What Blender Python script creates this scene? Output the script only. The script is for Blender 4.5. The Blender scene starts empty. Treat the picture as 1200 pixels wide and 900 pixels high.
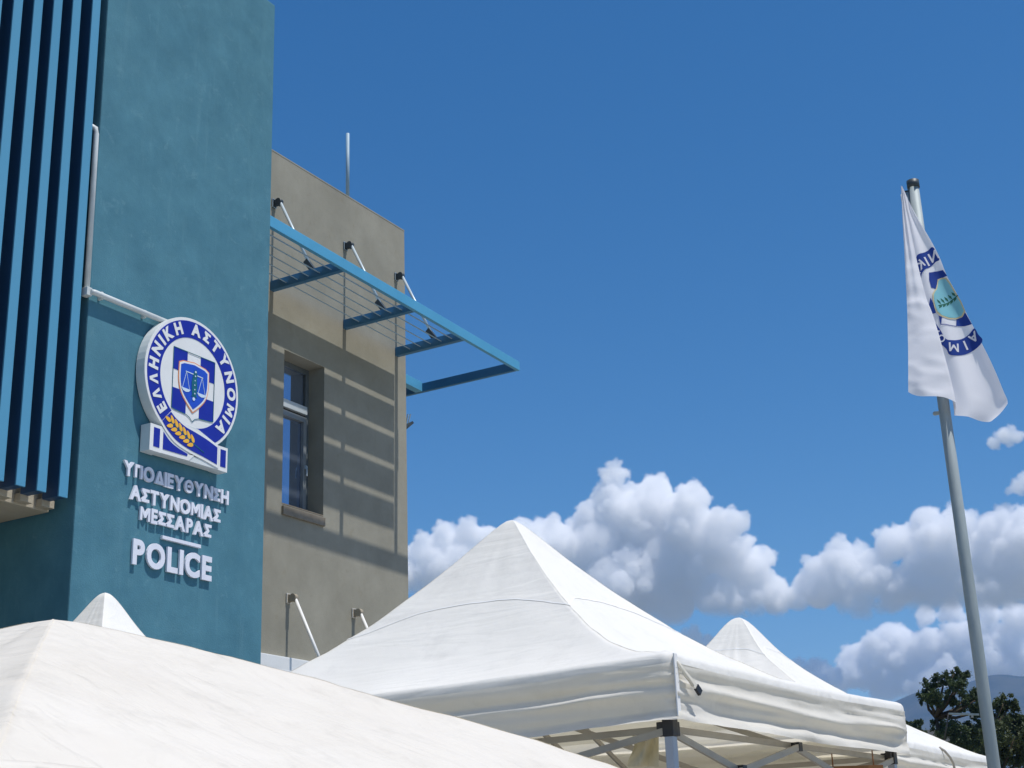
import bpy, bmesh, math, random
from mathutils import Vector, Matrix, noise
R_ = math.radians
random.seed(7)
sc = bpy.context.scene
col = sc.collection

# ------------------------------------------------------------------ camera
CAM = Vector((0.0, 0.0, 1.6)); FPX = 1700.0
RM = Matrix(((0.51116, -0.26376, -0.81801), (-0.85877, -0.19454, -0.47401), (-0.03411, 0.94479, -0.32589)))
def _zc():
    z = Vector((-181.0, 4920.0, -1700.0)).normalized()
    u = Vector((1062.0, -548.0, -1700.0)); u = (u - z * u.dot(z)).normalized()
    v = z.cross(u)
    return Matrix((u, v, z))
RM = _zc()
cam_d = bpy.data.cameras.new('camera'); cam = bpy.data.objects.new('camera', cam_d); col.objects.link(cam)
cam_d.sensor_width = 36.0; cam_d.lens = 36.0 * FPX / 1200.0; cam_d.clip_start = 0.05; cam_d.clip_end = 60000.0
cam.matrix_world = Matrix.Translation(CAM) @ RM.to_4x4()
sc.camera = cam

def ray(px, py):
    return (RM @ Vector((px - 600.0, 450.0 - py, -FPX))).normalized()
def aty(px, py, Y):
    d = ray(px, py); return CAM + d * ((Y - CAM.y) / d.y)
def atz(px, py, Z):
    d = ray(px, py); return CAM + d * ((Z - CAM.z) / d.z)
def athd(px, py, h):                      # at a horizontal distance from the camera
    d = ray(px, py); return CAM + d * (h / math.hypot(d.x, d.y))

# ------------------------------------------------------------------ light
SUN_EL = 69.3; SUN_AZ_X = 3.0
w = bpy.data.worlds.new('World'); sc.world = w; w.use_nodes = True
nt = w.node_tree; nt.nodes.clear()
sky = nt.nodes.new('ShaderNodeTexSky'); sky.sky_type = 'NISHITA'; sky.sun_disc = False
sky.sun_elevation = R_(SUN_EL); sky.sun_rotation = R_(177.0)
sky.altitude = 300.0; sky.air_density = 1.0; sky.dust_density = 0.6; sky.ozone_density = 3.0
bg = nt.nodes.new('ShaderNodeBackground'); bg.inputs['Strength'].default_value = 0.102
wo = nt.nodes.new('ShaderNodeOutputWorld')
hs = nt.nodes.new('ShaderNodeHueSaturation'); hs.inputs['Saturation'].default_value = 1.36
nt.links.new(sky.outputs[0], hs.inputs['Color']); nt.links.new(hs.outputs[0], bg.inputs[0]); nt.links.new(bg.outputs[0], wo.inputs[0])
sd = bpy.data.lights.new('sun', 'SUN'); sun = bpy.data.objects.new('sun', sd); col.objects.link(sun)
sd.energy = 4.3; sd.angle = R_(0.55); sd.color = (1.0, 0.955, 0.89)
ce = math.cos(R_(SUN_EL))
sdir = Vector((math.sin(R_(SUN_AZ_X)) * ce, -math.cos(R_(SUN_AZ_X)) * ce, math.sin(R_(SUN_EL))))
sun.rotation_euler = sdir.to_track_quat('Z', 'Y').to_euler()
sun.location = (0, -5, 30)
vs = sc.view_settings
vs.view_transform = 'Standard'; vs.look = 'None'; vs.exposure = 0.12; vs.gamma = 1.0; vs.use_curve_mapping = False
cy = sc.cycles
cy.max_bounces = 24; cy.diffuse_bounces = 4; cy.glossy_bounces = 3; cy.transmission_bounces = 6
cy.volume_bounces = 24; cy.transparent_max_bounces = 8
cy.use_denoising = True

# ------------------------------------------------------------------ materials
def mat(name, base, rough=0.7, spec=0.3, metal=0.0, var=None, vscale=3.0, bump=0.0, bscale=60.0,
        stretch=(1, 1, 1), trans=0.0, tcol=None, streak=None, crease=0.0):
    """procedural principled material; var = second colour mixed in by noise"""
    m = bpy.data.materials.new(name); m.use_nodes = True
    t = m.node_tree; b = t.nodes['Principled BSDF']
    b.inputs['Roughness'].default_value = rough; b.inputs['Metallic'].default_value = metal
    b.inputs['Specular IOR Level'].default_value = spec
    b.inputs['Base Color'].default_value = (*base, 1)
    tc = t.nodes.new('ShaderNodeTexCoord'); mp = t.nodes.new('ShaderNodeMapping')
    mp.inputs['Scale'].default_value = stretch
    t.links.new(tc.outputs['Object'], mp.inputs[0])
    if var is not None:
        n = t.nodes.new('ShaderNodeTexNoise'); n.inputs['Scale'].default_value = vscale
        n.inputs['Detail'].default_value = 8; n.inputs['Roughness'].default_value = 0.62
        t.links.new(mp.outputs[0], n.inputs['Vector'])
        rp = t.nodes.new('ShaderNodeValToRGB')
        rp.color_ramp.elements[0].position = 0.36; rp.color_ramp.elements[1].position = 0.66
        rp.color_ramp.elements[0].color = (*base, 1); rp.color_ramp.elements[1].color = (*var, 1)
        t.links.new(n.outputs['Fac'], rp.inputs[0])
        out = rp.outputs[0]
        if streak is not None:
            mp2 = t.nodes.new('ShaderNodeMapping'); mp2.inputs['Scale'].default_value = (3.5, 3.5, 0.35)
            t.links.new(tc.outputs['Object'], mp2.inputs[0])
            n2 = t.nodes.new('ShaderNodeTexNoise'); n2.inputs['Scale'].default_value = 2.2; n2.inputs['Detail'].default_value = 6
            n2.inputs['Roughness'].default_value = 0.7
            t.links.new(mp2.outputs[0], n2.inputs['Vector'])
            r2 = t.nodes.new('ShaderNodeValToRGB'); r2.color_ramp.elements[0].position = 0.56; r2.color_ramp.elements[1].position = 0.78
            r2.color_ramp.elements[0].color = (0, 0, 0, 1); r2.color_ramp.elements[1].color = (0.34, 0.34, 0.34, 1)
            t.links.new(n2.outputs['Fac'], r2.inputs[0])
            mx = t.nodes.new('ShaderNodeMix'); mx.data_type = 'RGBA'
            mx.inputs[7].default_value = (*streak, 1)
            t.links.new(r2.outputs[0], mx.inputs[0]); t.links.new(out, mx.inputs[6]); out = mx.outputs[2]
        if streak is not None:
            n3 = t.nodes.new('ShaderNodeTexNoise'); n3.inputs['Scale'].default_value = 7.5; n3.inputs['Detail'].default_value = 10; n3.inputs['Roughness'].default_value = 0.72; n3.inputs['Distortion'].default_value = 0.5
            t.links.new(tc.outputs['Object'], n3.inputs['Vector'])
            r3 = t.nodes.new('ShaderNodeValToRGB'); r3.color_ramp.elements[0].position = 0.57; r3.color_ramp.elements[1].position = 0.72
            r3.color_ramp.elements[0].color = (0, 0, 0, 1); r3.color_ramp.elements[1].color = (0.5, 0.5, 0.5, 1)
            t.links.new(n3.outputs['Fac'], r3.inputs[0])
            m3 = t.nodes.new('ShaderNodeMix'); m3.data_type = 'RGBA'; m3.inputs[7].default_value = (*streak, 1)
            t.links.new(r3.outputs[0], m3.inputs[0]); t.links.new(out, m3.inputs[6])
            n4 = t.nodes.new('ShaderNodeTexNoise'); n4.inputs['Scale'].default_value = 3.4; n4.inputs['Detail'].default_value = 9; n4.inputs['Roughness'].default_value = 0.7
            t.links.new(tc.outputs['Object'], n4.inputs['Vector'])
            r4 = t.nodes.new('ShaderNodeMapRange'); r4.inputs['From Min'].default_value = .3; r4.inputs['From Max'].default_value = .7; r4.inputs['To Min'].default_value = .93; r4.inputs['To Max'].default_value = 1.07
            t.links.new(n4.outputs['Fac'], r4.inputs['Value'])
            hv_ = t.nodes.new('ShaderNodeHueSaturation'); t.links.new(r4.outputs[0], hv_.inputs['Value']); t.links.new(m3.outputs[2], hv_.inputs['Color'])
            out = hv_.outputs[0]
        if crease:                                           # faint grime on the tent cloth
            n3 = t.nodes.new('ShaderNodeTexNoise'); n3.inputs['Scale'].default_value = 3.4; n3.inputs['Detail'].default_value = 9; n3.inputs['Roughness'].default_value = 0.75
            t.links.new(tc.outputs['Object'], n3.inputs['Vector'])
            r3 = t.nodes.new('ShaderNodeMapRange'); r3.inputs['From Min'].default_value = .52; r3.inputs['From Max'].default_value = .78; r3.inputs['To Min'].default_value = 1.0; r3.inputs['To Max'].default_value = .82
            t.links.new(n3.outputs['Fac'], r3.inputs['Value'])
            hv_ = t.nodes.new('ShaderNodeHueSaturation'); t.links.new(r3.outputs[0], hv_.inputs['Value']); t.links.new(out, hv_.inputs['Color'])
            out = hv_.outputs[0]
        t.links.new(out, b.inputs['Base Color'])
    if bump:
        nb = t.nodes.new('ShaderNodeTexNoise'); nb.inputs['Scale'].default_value = bscale; nb.inputs['Detail'].default_value = 5
        t.links.new(mp.outputs[0], nb.inputs['Vector'])
        bp = t.nodes.new('ShaderNodeBump'); bp.inputs['Strength'].default_value = bump; bp.inputs['Distance'].default_value = 0.01
        t.links.new(nb.outputs['Fac'], bp.inputs['Height']); t.links.new(bp.outputs[0], b.inputs['Normal'])
    if crease:
        last = None
        for rot, scl in ((0.85, 2.6), (-0.55, 3.4), (1.45, 1.7)):
            mq = t.nodes.new('ShaderNodeMapping'); mq.inputs['Rotation'].default_value = (0, 0, rot); mq.inputs['Scale'].default_value = (1.0, 0.16, 1.0)
            t.links.new(tc.outputs['Object'], mq.inputs[0])
            nn = t.nodes.new('ShaderNodeTexNoise'); nn.inputs['Scale'].default_value = scl; nn.inputs['Detail'].default_value = 4; nn.inputs['Distortion'].default_value = .6
            t.links.new(mq.outputs[0], nn.inputs['Vector'])
            s1 = t.nodes.new('ShaderNodeMath'); s1.operation = 'SUBTRACT'; s1.inputs[1].default_value = .5; t.links.new(nn.outputs['Fac'], s1.inputs[0])
            s2 = t.nodes.new('ShaderNodeMath'); s2.operation = 'ABSOLUTE'; t.links.new(s1.outputs[0], s2.inputs[0])
            s3 = t.nodes.new('ShaderNodeMapRange'); s3.inputs['From Min'].default_value = 0.0; s3.inputs['From Max'].default_value = .10; s3.inputs['To Min'].default_value = 1.0; s3.inputs['To Max'].default_value = 0.0
            s3.interpolation_type = 'SMOOTHSTEP'
            t.links.new(s2.outputs[0], s3.inputs['Value'])
            if last is None: last = s3.outputs[0]
            else:
                ad = t.nodes.new('ShaderNodeMath'); ad.operation = 'ADD'; t.links.new(last, ad.inputs[0]); t.links.new(s3.outputs[0], ad.inputs[1]); last = ad.outputs[0]
        b2 = t.nodes.new('ShaderNodeBump'); b2.inputs['Strength'].default_value = 1.0; b2.inputs['Distance'].default_value = crease
        t.links.new(last, b2.inputs['Height'])
        if b.inputs['Normal'].is_linked: t.links.new(b.inputs['Normal'].links[0].from_socket, b2.inputs['Normal'])
        t.links.new(b2.outputs[0], b.inputs['Normal'])
    if trans:
        tr = t.nodes.new('ShaderNodeBsdfTranslucent'); tr.inputs[0].default_value = (*(tcol or base), 1)
        ms = t.nodes.new('ShaderNodeMixShader'); ms.inputs[0].default_value = trans
        o = t.nodes['Material Output']
        t.links.new(b.outputs[0], ms.inputs[1]); t.links.new(tr.outputs[0], ms.inputs[2]); t.links.new(ms.outputs[0], o.inputs[0])
    return m

M = {}
M['teal'] = mat('teal_stucco', (0.066, 0.184, 0.246), 0.9, 0.15, var=(0.084, 0.220, 0.284), vscale=3.6, bump=0.22, bscale=75, streak=(0.14, 0.29, 0.345))
M['beige'] = mat('beige_stucco', (0.268, 0.255, 0.207), 0.92, 0.12, var=(0.320, 0.305, 0.250), vscale=1.3, bump=0.2, bscale=80, streak=(0.25, 0.22, 0.16))
M['coping'] = mat('coping', (0.30, 0.26, 0.20), 0.9, 0.1, var=(0.36, 0.32, 0.25), vscale=4, bump=0.3)
M['soffit'] = mat('slab_render', (0.40, 0.36, 0.28), 0.9, 0.1, var=(0.46, 0.42, 0.34), vscale=3, bump=0.3)
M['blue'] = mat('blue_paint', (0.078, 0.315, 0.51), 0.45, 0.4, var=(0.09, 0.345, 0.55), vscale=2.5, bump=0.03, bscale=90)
M['fin_shade'] = mat('fin_shade_tone', (0.018, 0.060, 0.135), 0.5, 0.3, var=(0.022, 0.07, 0.155), vscale=2)  # fin blue darkened: shade of the sides put into the colour
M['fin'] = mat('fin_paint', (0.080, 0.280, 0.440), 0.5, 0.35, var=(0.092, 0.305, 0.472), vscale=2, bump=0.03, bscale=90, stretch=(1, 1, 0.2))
M['beam_shade'] = mat('beam_shade_tone', (0.030, 0.140, 0.270), 0.45, 0.4, var=(0.036, 0.16, 0.30), vscale=2.5)  # frame blue darkened to carry the shade on the beam sides
M['slat'] = mat('slat_metal', (0.24, 0.36, 0.45), 0.5, 0.4, var=(0.28, 0.40, 0.49), vscale=3)
M['steel'] = mat('galvanised_steel', (0.24, 0.29, 0.30), 0.62, 0.3, 0.15, var=(0.36, 0.41, 0.42), vscale=9, bump=0.08, bscale=40, stretch=(1, 1, 0.25))
M['strut'] = mat('strut_paint', (0.44, 0.53, 0.58), 0.4, 0.5, 0.2, var=(0.50, 0.58, 0.62), vscale=6)
M['white_strut'] = mat('white_strut_paint', (0.72, 0.72, 0.70), 0.45, 0.4, var=(0.78, 0.78, 0.76), vscale=6)
M['dark'] = mat('dark_fitting', (0.03, 0.045, 0.055), 0.5, 0.4, var=(0.05, 0.065, 0.075), vscale=12)
M['black'] = mat('black_plastic', (0.018, 0.018, 0.020), 0.45, 0.4, var=(0.03, 0.03, 0.033), vscale=15)
M['sign'] = mat('sign_white', (0.78, 0.79, 0.78), 0.4, 0.4, var=(0.73, 0.74, 0.73), vscale=5)
M['signside'] = mat('sign_side', (0.66, 0.70, 0.70), 0.45, 0.4, var=(0.60, 0.64, 0.64), vscale=5)
M['navy'] = mat('sign_navy', (0.012, 0.022, 0.30), 0.35, 0.4, var=(0.016, 0.030, 0.34), vscale=4)
M['royal'] = mat('sign_royal', (0.02, 0.085, 0.55), 0.35, 0.4, var=(0.018, 0.07, 0.46), vscale=8)
M['orange'] = mat('sign_orange', (0.80, 0.30, 0.12), 0.4, 0.3, var=(0.74, 0.26, 0.10), vscale=8)
M['gold'] = mat('sign_gold', (0.86, 0.50, 0.06), 0.4, 0.3, var=(0.80, 0.42, 0.04), vscale=30)
M['figure'] = mat('sign_figure', (0.012, 0.10, 0.15), 0.4, 0.3, var=(0.02, 0.16, 0.20), vscale=40)
M['pale'] = mat('sign_pale', (0.62, 0.74, 0.85), 0.4, 0.3, var=(0.55, 0.68, 0.80), vscale=20)
M['letter'] = mat('letter_white', (0.76, 0.78, 0.86), 0.4, 0.4, var=(0.70, 0.72, 0.80), vscale=6)
M['pipe'] = mat('pipe_white', (0.62, 0.66, 0.66), 0.45, 0.4, var=(0.54, 0.58, 0.58), vscale=8)
M['cloth'] = mat('tent_cloth', (0.86, 0.85, 0.82), 0.55, 0.25, var=(0.90, 0.893, 0.868), vscale=1.7, bump=0.12, bscale=26, trans=0.22, tcol=(0.80, 0.72, 0.50), crease=0.0016)
M['cloth_cream'] = mat('tent_cloth_cream', (0.735, 0.695, 0.630), 0.6, 0.2, var=(0.785, 0.75, 0.69), vscale=1.9, bump=0.14, bscale=22, trans=0.20, tcol=(0.80, 0.72, 0.52), crease=0.005)
M['valance'] = mat('tent_valance', (0.82, 0.80, 0.75), 0.6, 0.2, var=(0.87, 0.855, 0.81), vscale=2.2, bump=0.12, bscale=24, trans=0.42, tcol=(0.90, 0.86, 0.74), stretch=(1, 1, 2), crease=0.0008)
M['flap'] = mat('tent_flap', (0.62, 0.56, 0.40), 0.7, 0.2, var=(0.70, 0.64, 0.48), vscale=4, trans=0.35, tcol=(0.72, 0.64, 0.42))
M['seam'] = mat('tent_seam', (0.77, 0.77, 0.755), 0.7, 0.2, var=(0.81, 0.81, 0.80), vscale=12)
M['leg'] = mat('tent_leg', (0.36, 0.39, 0.44), 0.4, 0.5, 0.35, var=(0.44, 0.47, 0.52), vscale=7, stretch=(1, 1, .2))
M['truss'] = mat('tent_truss', (0.34, 0.31, 0.26), 0.5, 0.4, 0.1, var=(0.40, 0.37, 0.31), vscale=7)
M['flag'] = mat('flag_cloth', (0.84, 0.84, 0.88), 0.7, 0.15, var=(0.88, 0.88, 0.91), vscale=5, bump=0.04, bscale=120, trans=0.30, tcol=(0.78, 0.78, 0.84))
M['flagblue'] = mat('flag_blue', (0.018, 0.045, 0.24), 0.7, 0.15, var=(0.022, 0.06, 0.29), vscale=9, trans=0.15, tcol=(0.02, 0.06, 0.30))
M['flagteal'] = mat('flag_teal', (0.20, 0.52, 0.62), 0.7, 0.15, var=(0.26, 0.58, 0.66), vscale=9, trans=0.2)
M['flaggreen'] = mat('flag_green', (0.02, 0.10, 0.075), 0.7, 0.15, var=(0.03, 0.13, 0.09), vscale=9)
M['flaggold'] = mat('flag_gold', (0.55, 0.48, 0.28), 0.7, 0.15, var=(0.60, 0.52, 0.32), vscale=9)
M['sash'] = mat('window_sash', (0.19, 0.21, 0.22), 0.4, 0.4, var=(0.23, 0.25, 0.26), vscale=8)
M['post'] = mat('lamp_post', (0.07, 0.065, 0.06), 0.6, 0.3, var=(0.10, 0.09, 0.085), vscale=5)
M['frame'] = mat('window_frame', (0.10, 0.12, 0.13), 0.4, 0.4, var=(0.13, 0.15, 0.16), vscale=8)
M['frame_pale'] = mat('window_transom', (0.50, 0.54, 0.55), 0.4, 0.4, var=(0.55, 0.59, 0.6), vscale=8)
M['marble'] = mat('sill_stone', (0.20, 0.165, 0.12), 0.6, 0.3, var=(0.26, 0.22, 0.165), vscale=14)
M['ground'] = mat('ground_dry', (0.22, 0.19, 0.14), 0.95, 0.1, var=(0.16, 0.17, 0.09), vscale=0.02, bump=0.2, bscale=2)
M['paving'] = mat('paving_concrete', (0.34, 0.325, 0.30), 0.9, 0.15, var=(0.42, 0.405, 0.375), vscale=0.9, bump=0.3, bscale=30)
M['bark'] = mat('bark', (0.060, 0.045, 0.033), 0.95, 0.1, var=(0.09, 0.07, 0.05), vscale=4, bump=0.5, bscale=14, stretch=(1, 1, .3))
M['leaf'] = mat('leaf_dark', (0.036, 0.058, 0.024), 0.65, 0.25, var=(0.075, 0.100, 0.042), vscale=0.9, trans=0.18, tcol=(0.07, 0.11, 0.03))
M['leaf2'] = mat('leaf_olive', (0.050, 0.068, 0.028), 0.65, 0.25, var=(0.095, 0.110, 0.052), vscale=0.9, trans=0.18, tcol=(0.09, 0.12, 0.03))
M['mountain'] = mat('mountain_scrub', (0.040, 0.048, 0.036), 0.95, 0.05, var=(0.085, 0.085, 0.062), vscale=0.006)
M['roof'] = mat('far_roof', (0.30, 0.27, 0.25), 0.8, 0.2, var=(0.36, 0.33, 0.30), vscale=2)
M['farwall'] = mat('far_wall', (0.50, 0.47, 0.43), 0.9, 0.1, var=(0.42, 0.40, 0.37), vscale=0.8)
M['wood'] = mat('brown_board', (0.26, 0.12, 0.045), 0.6, 0.3, var=(0.20, 0.09, 0.035), vscale=5, stretch=(.3, 1, 4))
def glass_mat():
    m = bpy.data.materials.new('window_glass'); m.use_nodes = True
    t = m.node_tree; b = t.nodes['Principled BSDF']
    b.inputs['Base Color'].default_value = (0.34, 0.42, 0.56, 1); b.inputs['Metallic'].default_value = 0.8; b.inputs['Roughness'].default_value = 0.03
    b.inputs['Specular IOR Level'].default_value = 1.0; b.inputs['Coat Weight'].default_value = 0.6; b.inputs['Coat Roughness'].default_value = 0.02
    tc = t.nodes.new('ShaderNodeTexCoord'); n = t.nodes.new('ShaderNodeTexNoise'); n.inputs['Scale'].default_value = 1.5
    t.links.new(tc.outputs['Object'], n.inputs['Vector'])
    bp = t.nodes.new('ShaderNodeBump'); bp.inputs['Strength'].default_value = 0.02; bp.inputs['Distance'].default_value = 0.02
    t.links.new(n.outputs['Fac'], bp.inputs['Height']); t.links.new(bp.outputs[0], b.inputs['Normal'])
    return m
M['glass'] = glass_mat()

# ------------------------------------------------------------------ object helpers
def tag(o, label=None, cat=None, group=None, kind=None):
    if label: o['label'] = label
    if cat: o['category'] = cat
    if group: o['group'] = group
    if kind: o['kind'] = kind
    return o
def empty(name, loc=(0, 0, 0), rz=0.0):
    o = bpy.data.objects.new(name, None); col.objects.link(o); o.location = loc; o.rotation_euler = (0, 0, rz)
    o.empty_display_size = 0.2
    return o
def obj(name, bm, m, parent=None, smooth=False):
    """link a bmesh as one mesh object; world coordinates are kept when parented to an unrotated empty"""
    me = bpy.data.meshes.new(name); bm.normal_update(); bm.to_mesh(me); bm.free()
    for x in (m if isinstance(m, (list, tuple)) else [m]): me.materials.append(x)
    if smooth:
        for p in me.polygons: p.use_smooth = True
    o = bpy.data.objects.new(name, me); col.objects.link(o)
    if parent is not None: o.parent = parent
    return o
def rebase(root):
    """children were built in world coordinates: move the root's offset into the parent inverse of its children"""
    inv = Matrix.Translation(root.location).inverted()
    for ch in root.children:
        ch.matrix_parent_inverse = inv
def new(): return bmesh.new()
def box(bm, x0, x1, y0, y1, z0, z1, bev=0.0, mi=0):
    vs_ = [bm.verts.new(p) for p in ((x0, y0, z0), (x1, y0, z0), (x1, y1, z0), (x0, y1, z0), (x0, y0, z1), (x1, y0, z1), (x1, y1, z1), (x0, y1, z1))]
    fs = [bm.faces.new([vs_[i] for i in f]) for f in ((3, 2, 1, 0), (4, 5, 6, 7), (0, 1, 5, 4), (1, 2, 6, 5), (2, 3, 7, 6), (3, 0, 4, 7))]
    for f in fs: f.material_index = mi
    if bev:
        es = set(e for f in fs for e in f.edges)
        bmesh.ops.bevel(bm, geom=list(es), offset=bev, segments=2, affect='EDGES', profile=0.6)
def bar(bm, a, b, w, h, up=(0, 0, 1), mi=0):
    """rectangular bar from a to b"""
    a = Vector(a); b = Vector(b); d = (b - a).normalized(); u = Vector(up)
    s = d.cross(u)
    if s.length < 1e-4: s = d.cross(Vector((1, 0, 0)))
    s.normalize(); u = s.cross(d)
    q = []
    for p in (a, b):
        q.append([bm.verts.new(p + s * (w / 2 * i) + u * (h / 2 * j)) for i, j in ((-1, -1), (1, -1), (1, 1), (-1, 1))])
    fs = [bm.faces.new(q[0]), bm.faces.new(list(reversed(q[1])))]
    for i in range(4):
        k = (i + 1) % 4; fs.append(bm.faces.new((q[0][k], q[0][i], q[1][i], q[1][k])))
    for f in fs: f.material_index = mi
def tube(bm, pts, r, n=12, mi=0, r2=None):
    pts = [Vector(p) for p in pts]; rings = []
    ref = Vector((0.3, 0.2, 1)).normalized()
    for i, p in enumerate(pts):
        d = (pts[min(i + 1, len(pts) - 1)] - pts[max(i - 1, 0)]).normalized()
        s = d.cross(ref)
        if s.length < 1e-3: s = d.cross(Vector((1, 0, 0)))
        s.normalize(); u = s.cross(d)
        rr = r if r2 is None else r + (r2 - r) * i / max(1, len(pts) - 1)
        rings.append([bm.verts.new(p + (s * math.cos(2 * math.pi * k / n) + u * math.sin(2 * math.pi * k / n)) * rr) for k in range(n)])
    fs = []
    for i in range(len(rings) - 1):
        for k in range(n):
            l = (k + 1) % n
            fs.append(bm.faces.new((rings[i][k], rings[i][l], rings[i + 1][l], rings[i + 1][k])))
    fs.append(bm.faces.new(list(reversed(rings[0])))); fs.append(bm.faces.new(rings[-1]))
    for f in fs: f.material_index = mi; f.smooth = True
    fs[-1].smooth = fs[-2].smooth = False
def ball(bm, c, r, sub=2, sc3=(1, 1, 1), mi=0):
    mtx = Matrix.Translation(Vector(c)) @ Matrix.Diagonal((*sc3, 1))
    g = bmesh.ops.create_icosphere(bm, subdivisions=sub, radius=r, matrix=mtx)
    for v in g['verts']:
        for f in v.link_faces: f.material_index = mi; f.smooth = True
def prism(bm, pts, yf, yb, mi=0):
    """polygon in wall coordinates (X, Z) given thickness from yf (front) to yb (back)"""
    area = sum(pts[i][0] * pts[(i + 1) % len(pts)][1] - pts[(i + 1) % len(pts)][0] * pts[i][1] for i in range(len(pts)))
    if area < 0: pts = list(reversed(pts))
    f = [bm.verts.new((x, yf, z)) for x, z in pts]; b = [bm.verts.new((x, yb, z)) for x, z in pts]
    fs = [bm.faces.new(f), bm.faces.new(list(reversed(b)))]
    n = len(pts)
    for i in range(n):
        k = (i + 1) % n; fs.append(bm.faces.new((f[k], f[i], b[i], b[k])))
    for q in fs: q.material_index = mi
    bm.normal_update(); bmesh.ops.triangulate(bm, faces=fs[:2])
def annulus(bm, cx, cz, ri, ro, a0, a1, yf, yb, n=96, mi=0):
    closed = abs(a1 - a0) > 359.9
    rows = []
    for i in range(n + 1):
        a = R_(a0 + (a1 - a0) * i / n); c, s = math.cos(a), math.sin(a)
        rows.append([bm.verts.new((cx + r * c, y, cz + r * s)) for r, y in ((ri, yf), (ro, yf), (ro, yb), (ri, yb))])
    for i in range(n):
        for k in range(4):
            l = (k + 1) % 4
            bm.faces.new((rows[i][k], rows[i][l], rows[i + 1][l], rows[i + 1][k])).material_index = mi
    if not closed:
        bm.faces.new(list(reversed(rows[0]))); bm.faces.new(rows[-1])
    bmesh.ops.recalc_face_normals(bm, faces=bm.faces)

_fonts = {}
LATIN = dict(zip('ΑΕΗΙΚΝΟΡΤΥM', 'AEHIKNOPTYΜ'))
def glyph(ch, bold=0.02, depth=0.0):
    """mesh data of one character in unit size, as (verts, polygons, width)"""
    ch = LATIN.get(ch, ch)
    key = (ch, bold, depth)
    if key not in _fonts and ch in 'ΣΠΔΛΘΜ':
        st = .098 + 1.35 * bold; H_ = CAP; polys = []
        if ch == 'Σ':
            W = .56; a_ = st * 1.15
            polys = [[(0, H_), (W, H_), (W, H_ - st), (a_ * 1.5, H_ - st), (W * .72, H_ / 2), (a_ * 1.5, st), (W, st), (W, 0), (0, 0), (0, st * .85), (W * .72 - a_ * 1.25, H_ / 2), (0, H_ - st * .85)]]
        elif ch == 'Π':
            W = .58; polys = [[(0, 0), (st, 0), (st, H_ - st), (W - st, H_ - st), (W - st, 0), (W, 0), (W, H_), (0, H_)]]
        elif ch == 'Μ':
            W = .74; c_ = W / 2; d_ = st * 1.25
            polys = [[(0, 0), (st, 0), (st, H_ - d_ * 1.35), (c_ - st * .38, H_ * .22), (c_ + st * .38, H_ * .22), (W - st, H_ - d_ * 1.35), (W - st, 0), (W, 0), (W, H_), (W - st * 1.05, H_), (c_, H_ * .22 + d_ * 1.25), (st * 1.05, H_), (0, H_)]]
        elif ch == 'Λ':
            W = .64; c_ = W / 2; polys = [[(0, 0), (st * 1.12, 0), (c_, H_ - st * 1.25), (W - st * 1.12, 0), (W, 0), (c_ + st * .58, H_), (c_ - st * .58, H_)]]
        elif ch == 'Δ':
            W = .68; c_ = W / 2; k1 = st * 1.75
            polys = [[(0, 0), (W, 0), (W - k1, st), (k1, st)], [(W, 0), (c_ + st * .5, H_), (c_, H_ - st * 1.5), (W - k1, st)], [(c_ + st * .5, H_), (c_ - st * .5, H_), (c_, H_ - st * 1.5)], [(c_ - st * .5, H_), (0, 0), (k1, st), (c_, H_ - st * 1.5)]]
        else:
            W = .70; nn = 36; rx, ry = W / 2, H_ / 2 + .012
            for i in range(nn):
                q = []
                for r_, j in ((0, i), (0, i + 1), (st, i + 1), (st, i)):
                    an = 2 * math.pi * j / nn; q.append((rx + (rx - r_) * math.cos(an), H_ / 2 + (ry - r_) * math.sin(an)))
                polys.append(q)
            polys.append([(W * .30, H_ / 2 - st * .42), (W * .70, H_ / 2 - st * .42), (W * .70, H_ / 2 + st * .42), (W * .30, H_ / 2 + st * .42)])
        bm = bmesh.new()
        for q in polys:
            ar = sum(q[i][0] * q[(i + 1) % len(q)][1] - q[(i + 1) % len(q)][0] * q[i][1] for i in range(len(q)))
            if ar < 0: q = q[::-1]
            fv = [bm.verts.new((x, y, depth)) for x, y in q]; fs = [bm.faces.new(fv)]
            if depth:
                bv = [bm.verts.new((x, y, -depth)) for x, y in q]; bm.faces.new(bv[::-1])
                for i in range(len(q)):
                    k = (i + 1) % len(q); bm.faces.new((fv[k], fv[i], bv[i], bv[k]))
        bm.normal_update(); bmesh.ops.triangulate(bm, faces=[f for f in bm.faces if len(f.verts) > 4])
        bmesh.ops.remove_doubles(bm, verts=bm.verts, dist=1e-5)
        bm.verts.index_update()
        v = [x.co.copy() for x in bm.verts]; f = [tuple(x.index for x in p.verts) for p in bm.faces]; bm.free()
        for p in v: p.x -= W / 2
        _fonts[key] = (v, f, W)
    if key not in _fonts:
        cu = bpy.data.curves.new('glyph', 'FONT'); cu.body = ch; cu.size = 1.0; cu.offset = bold; cu.extrude = depth; cu.resolution_u = 5
        o = bpy.data.objects.new('glyph', cu); col.objects.link(o)
        dg = bpy.context.evaluated_depsgraph_get()
        me = bpy.data.meshes.new_from_object(o.evaluated_get(dg))
        v = [x.co.copy() for x in me.vertices]; f = [tuple(p.vertices) for p in me.polygons]
        bpy.data.objects.remove(o); bpy.data.curves.remove(cu); bpy.data.meshes.remove(me)
        x0 = min(p.x for p in v); x1 = max(p.x for p in v)
        for p in v: p.x -= (x0 + x1) / 2
        h = max(p.y for p in v)
        _fonts[key] = (v, f, x1 - x0)
    return _fonts[key]
CAP = max(p.y for p in glyph('H', 0.0)[0])
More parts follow.
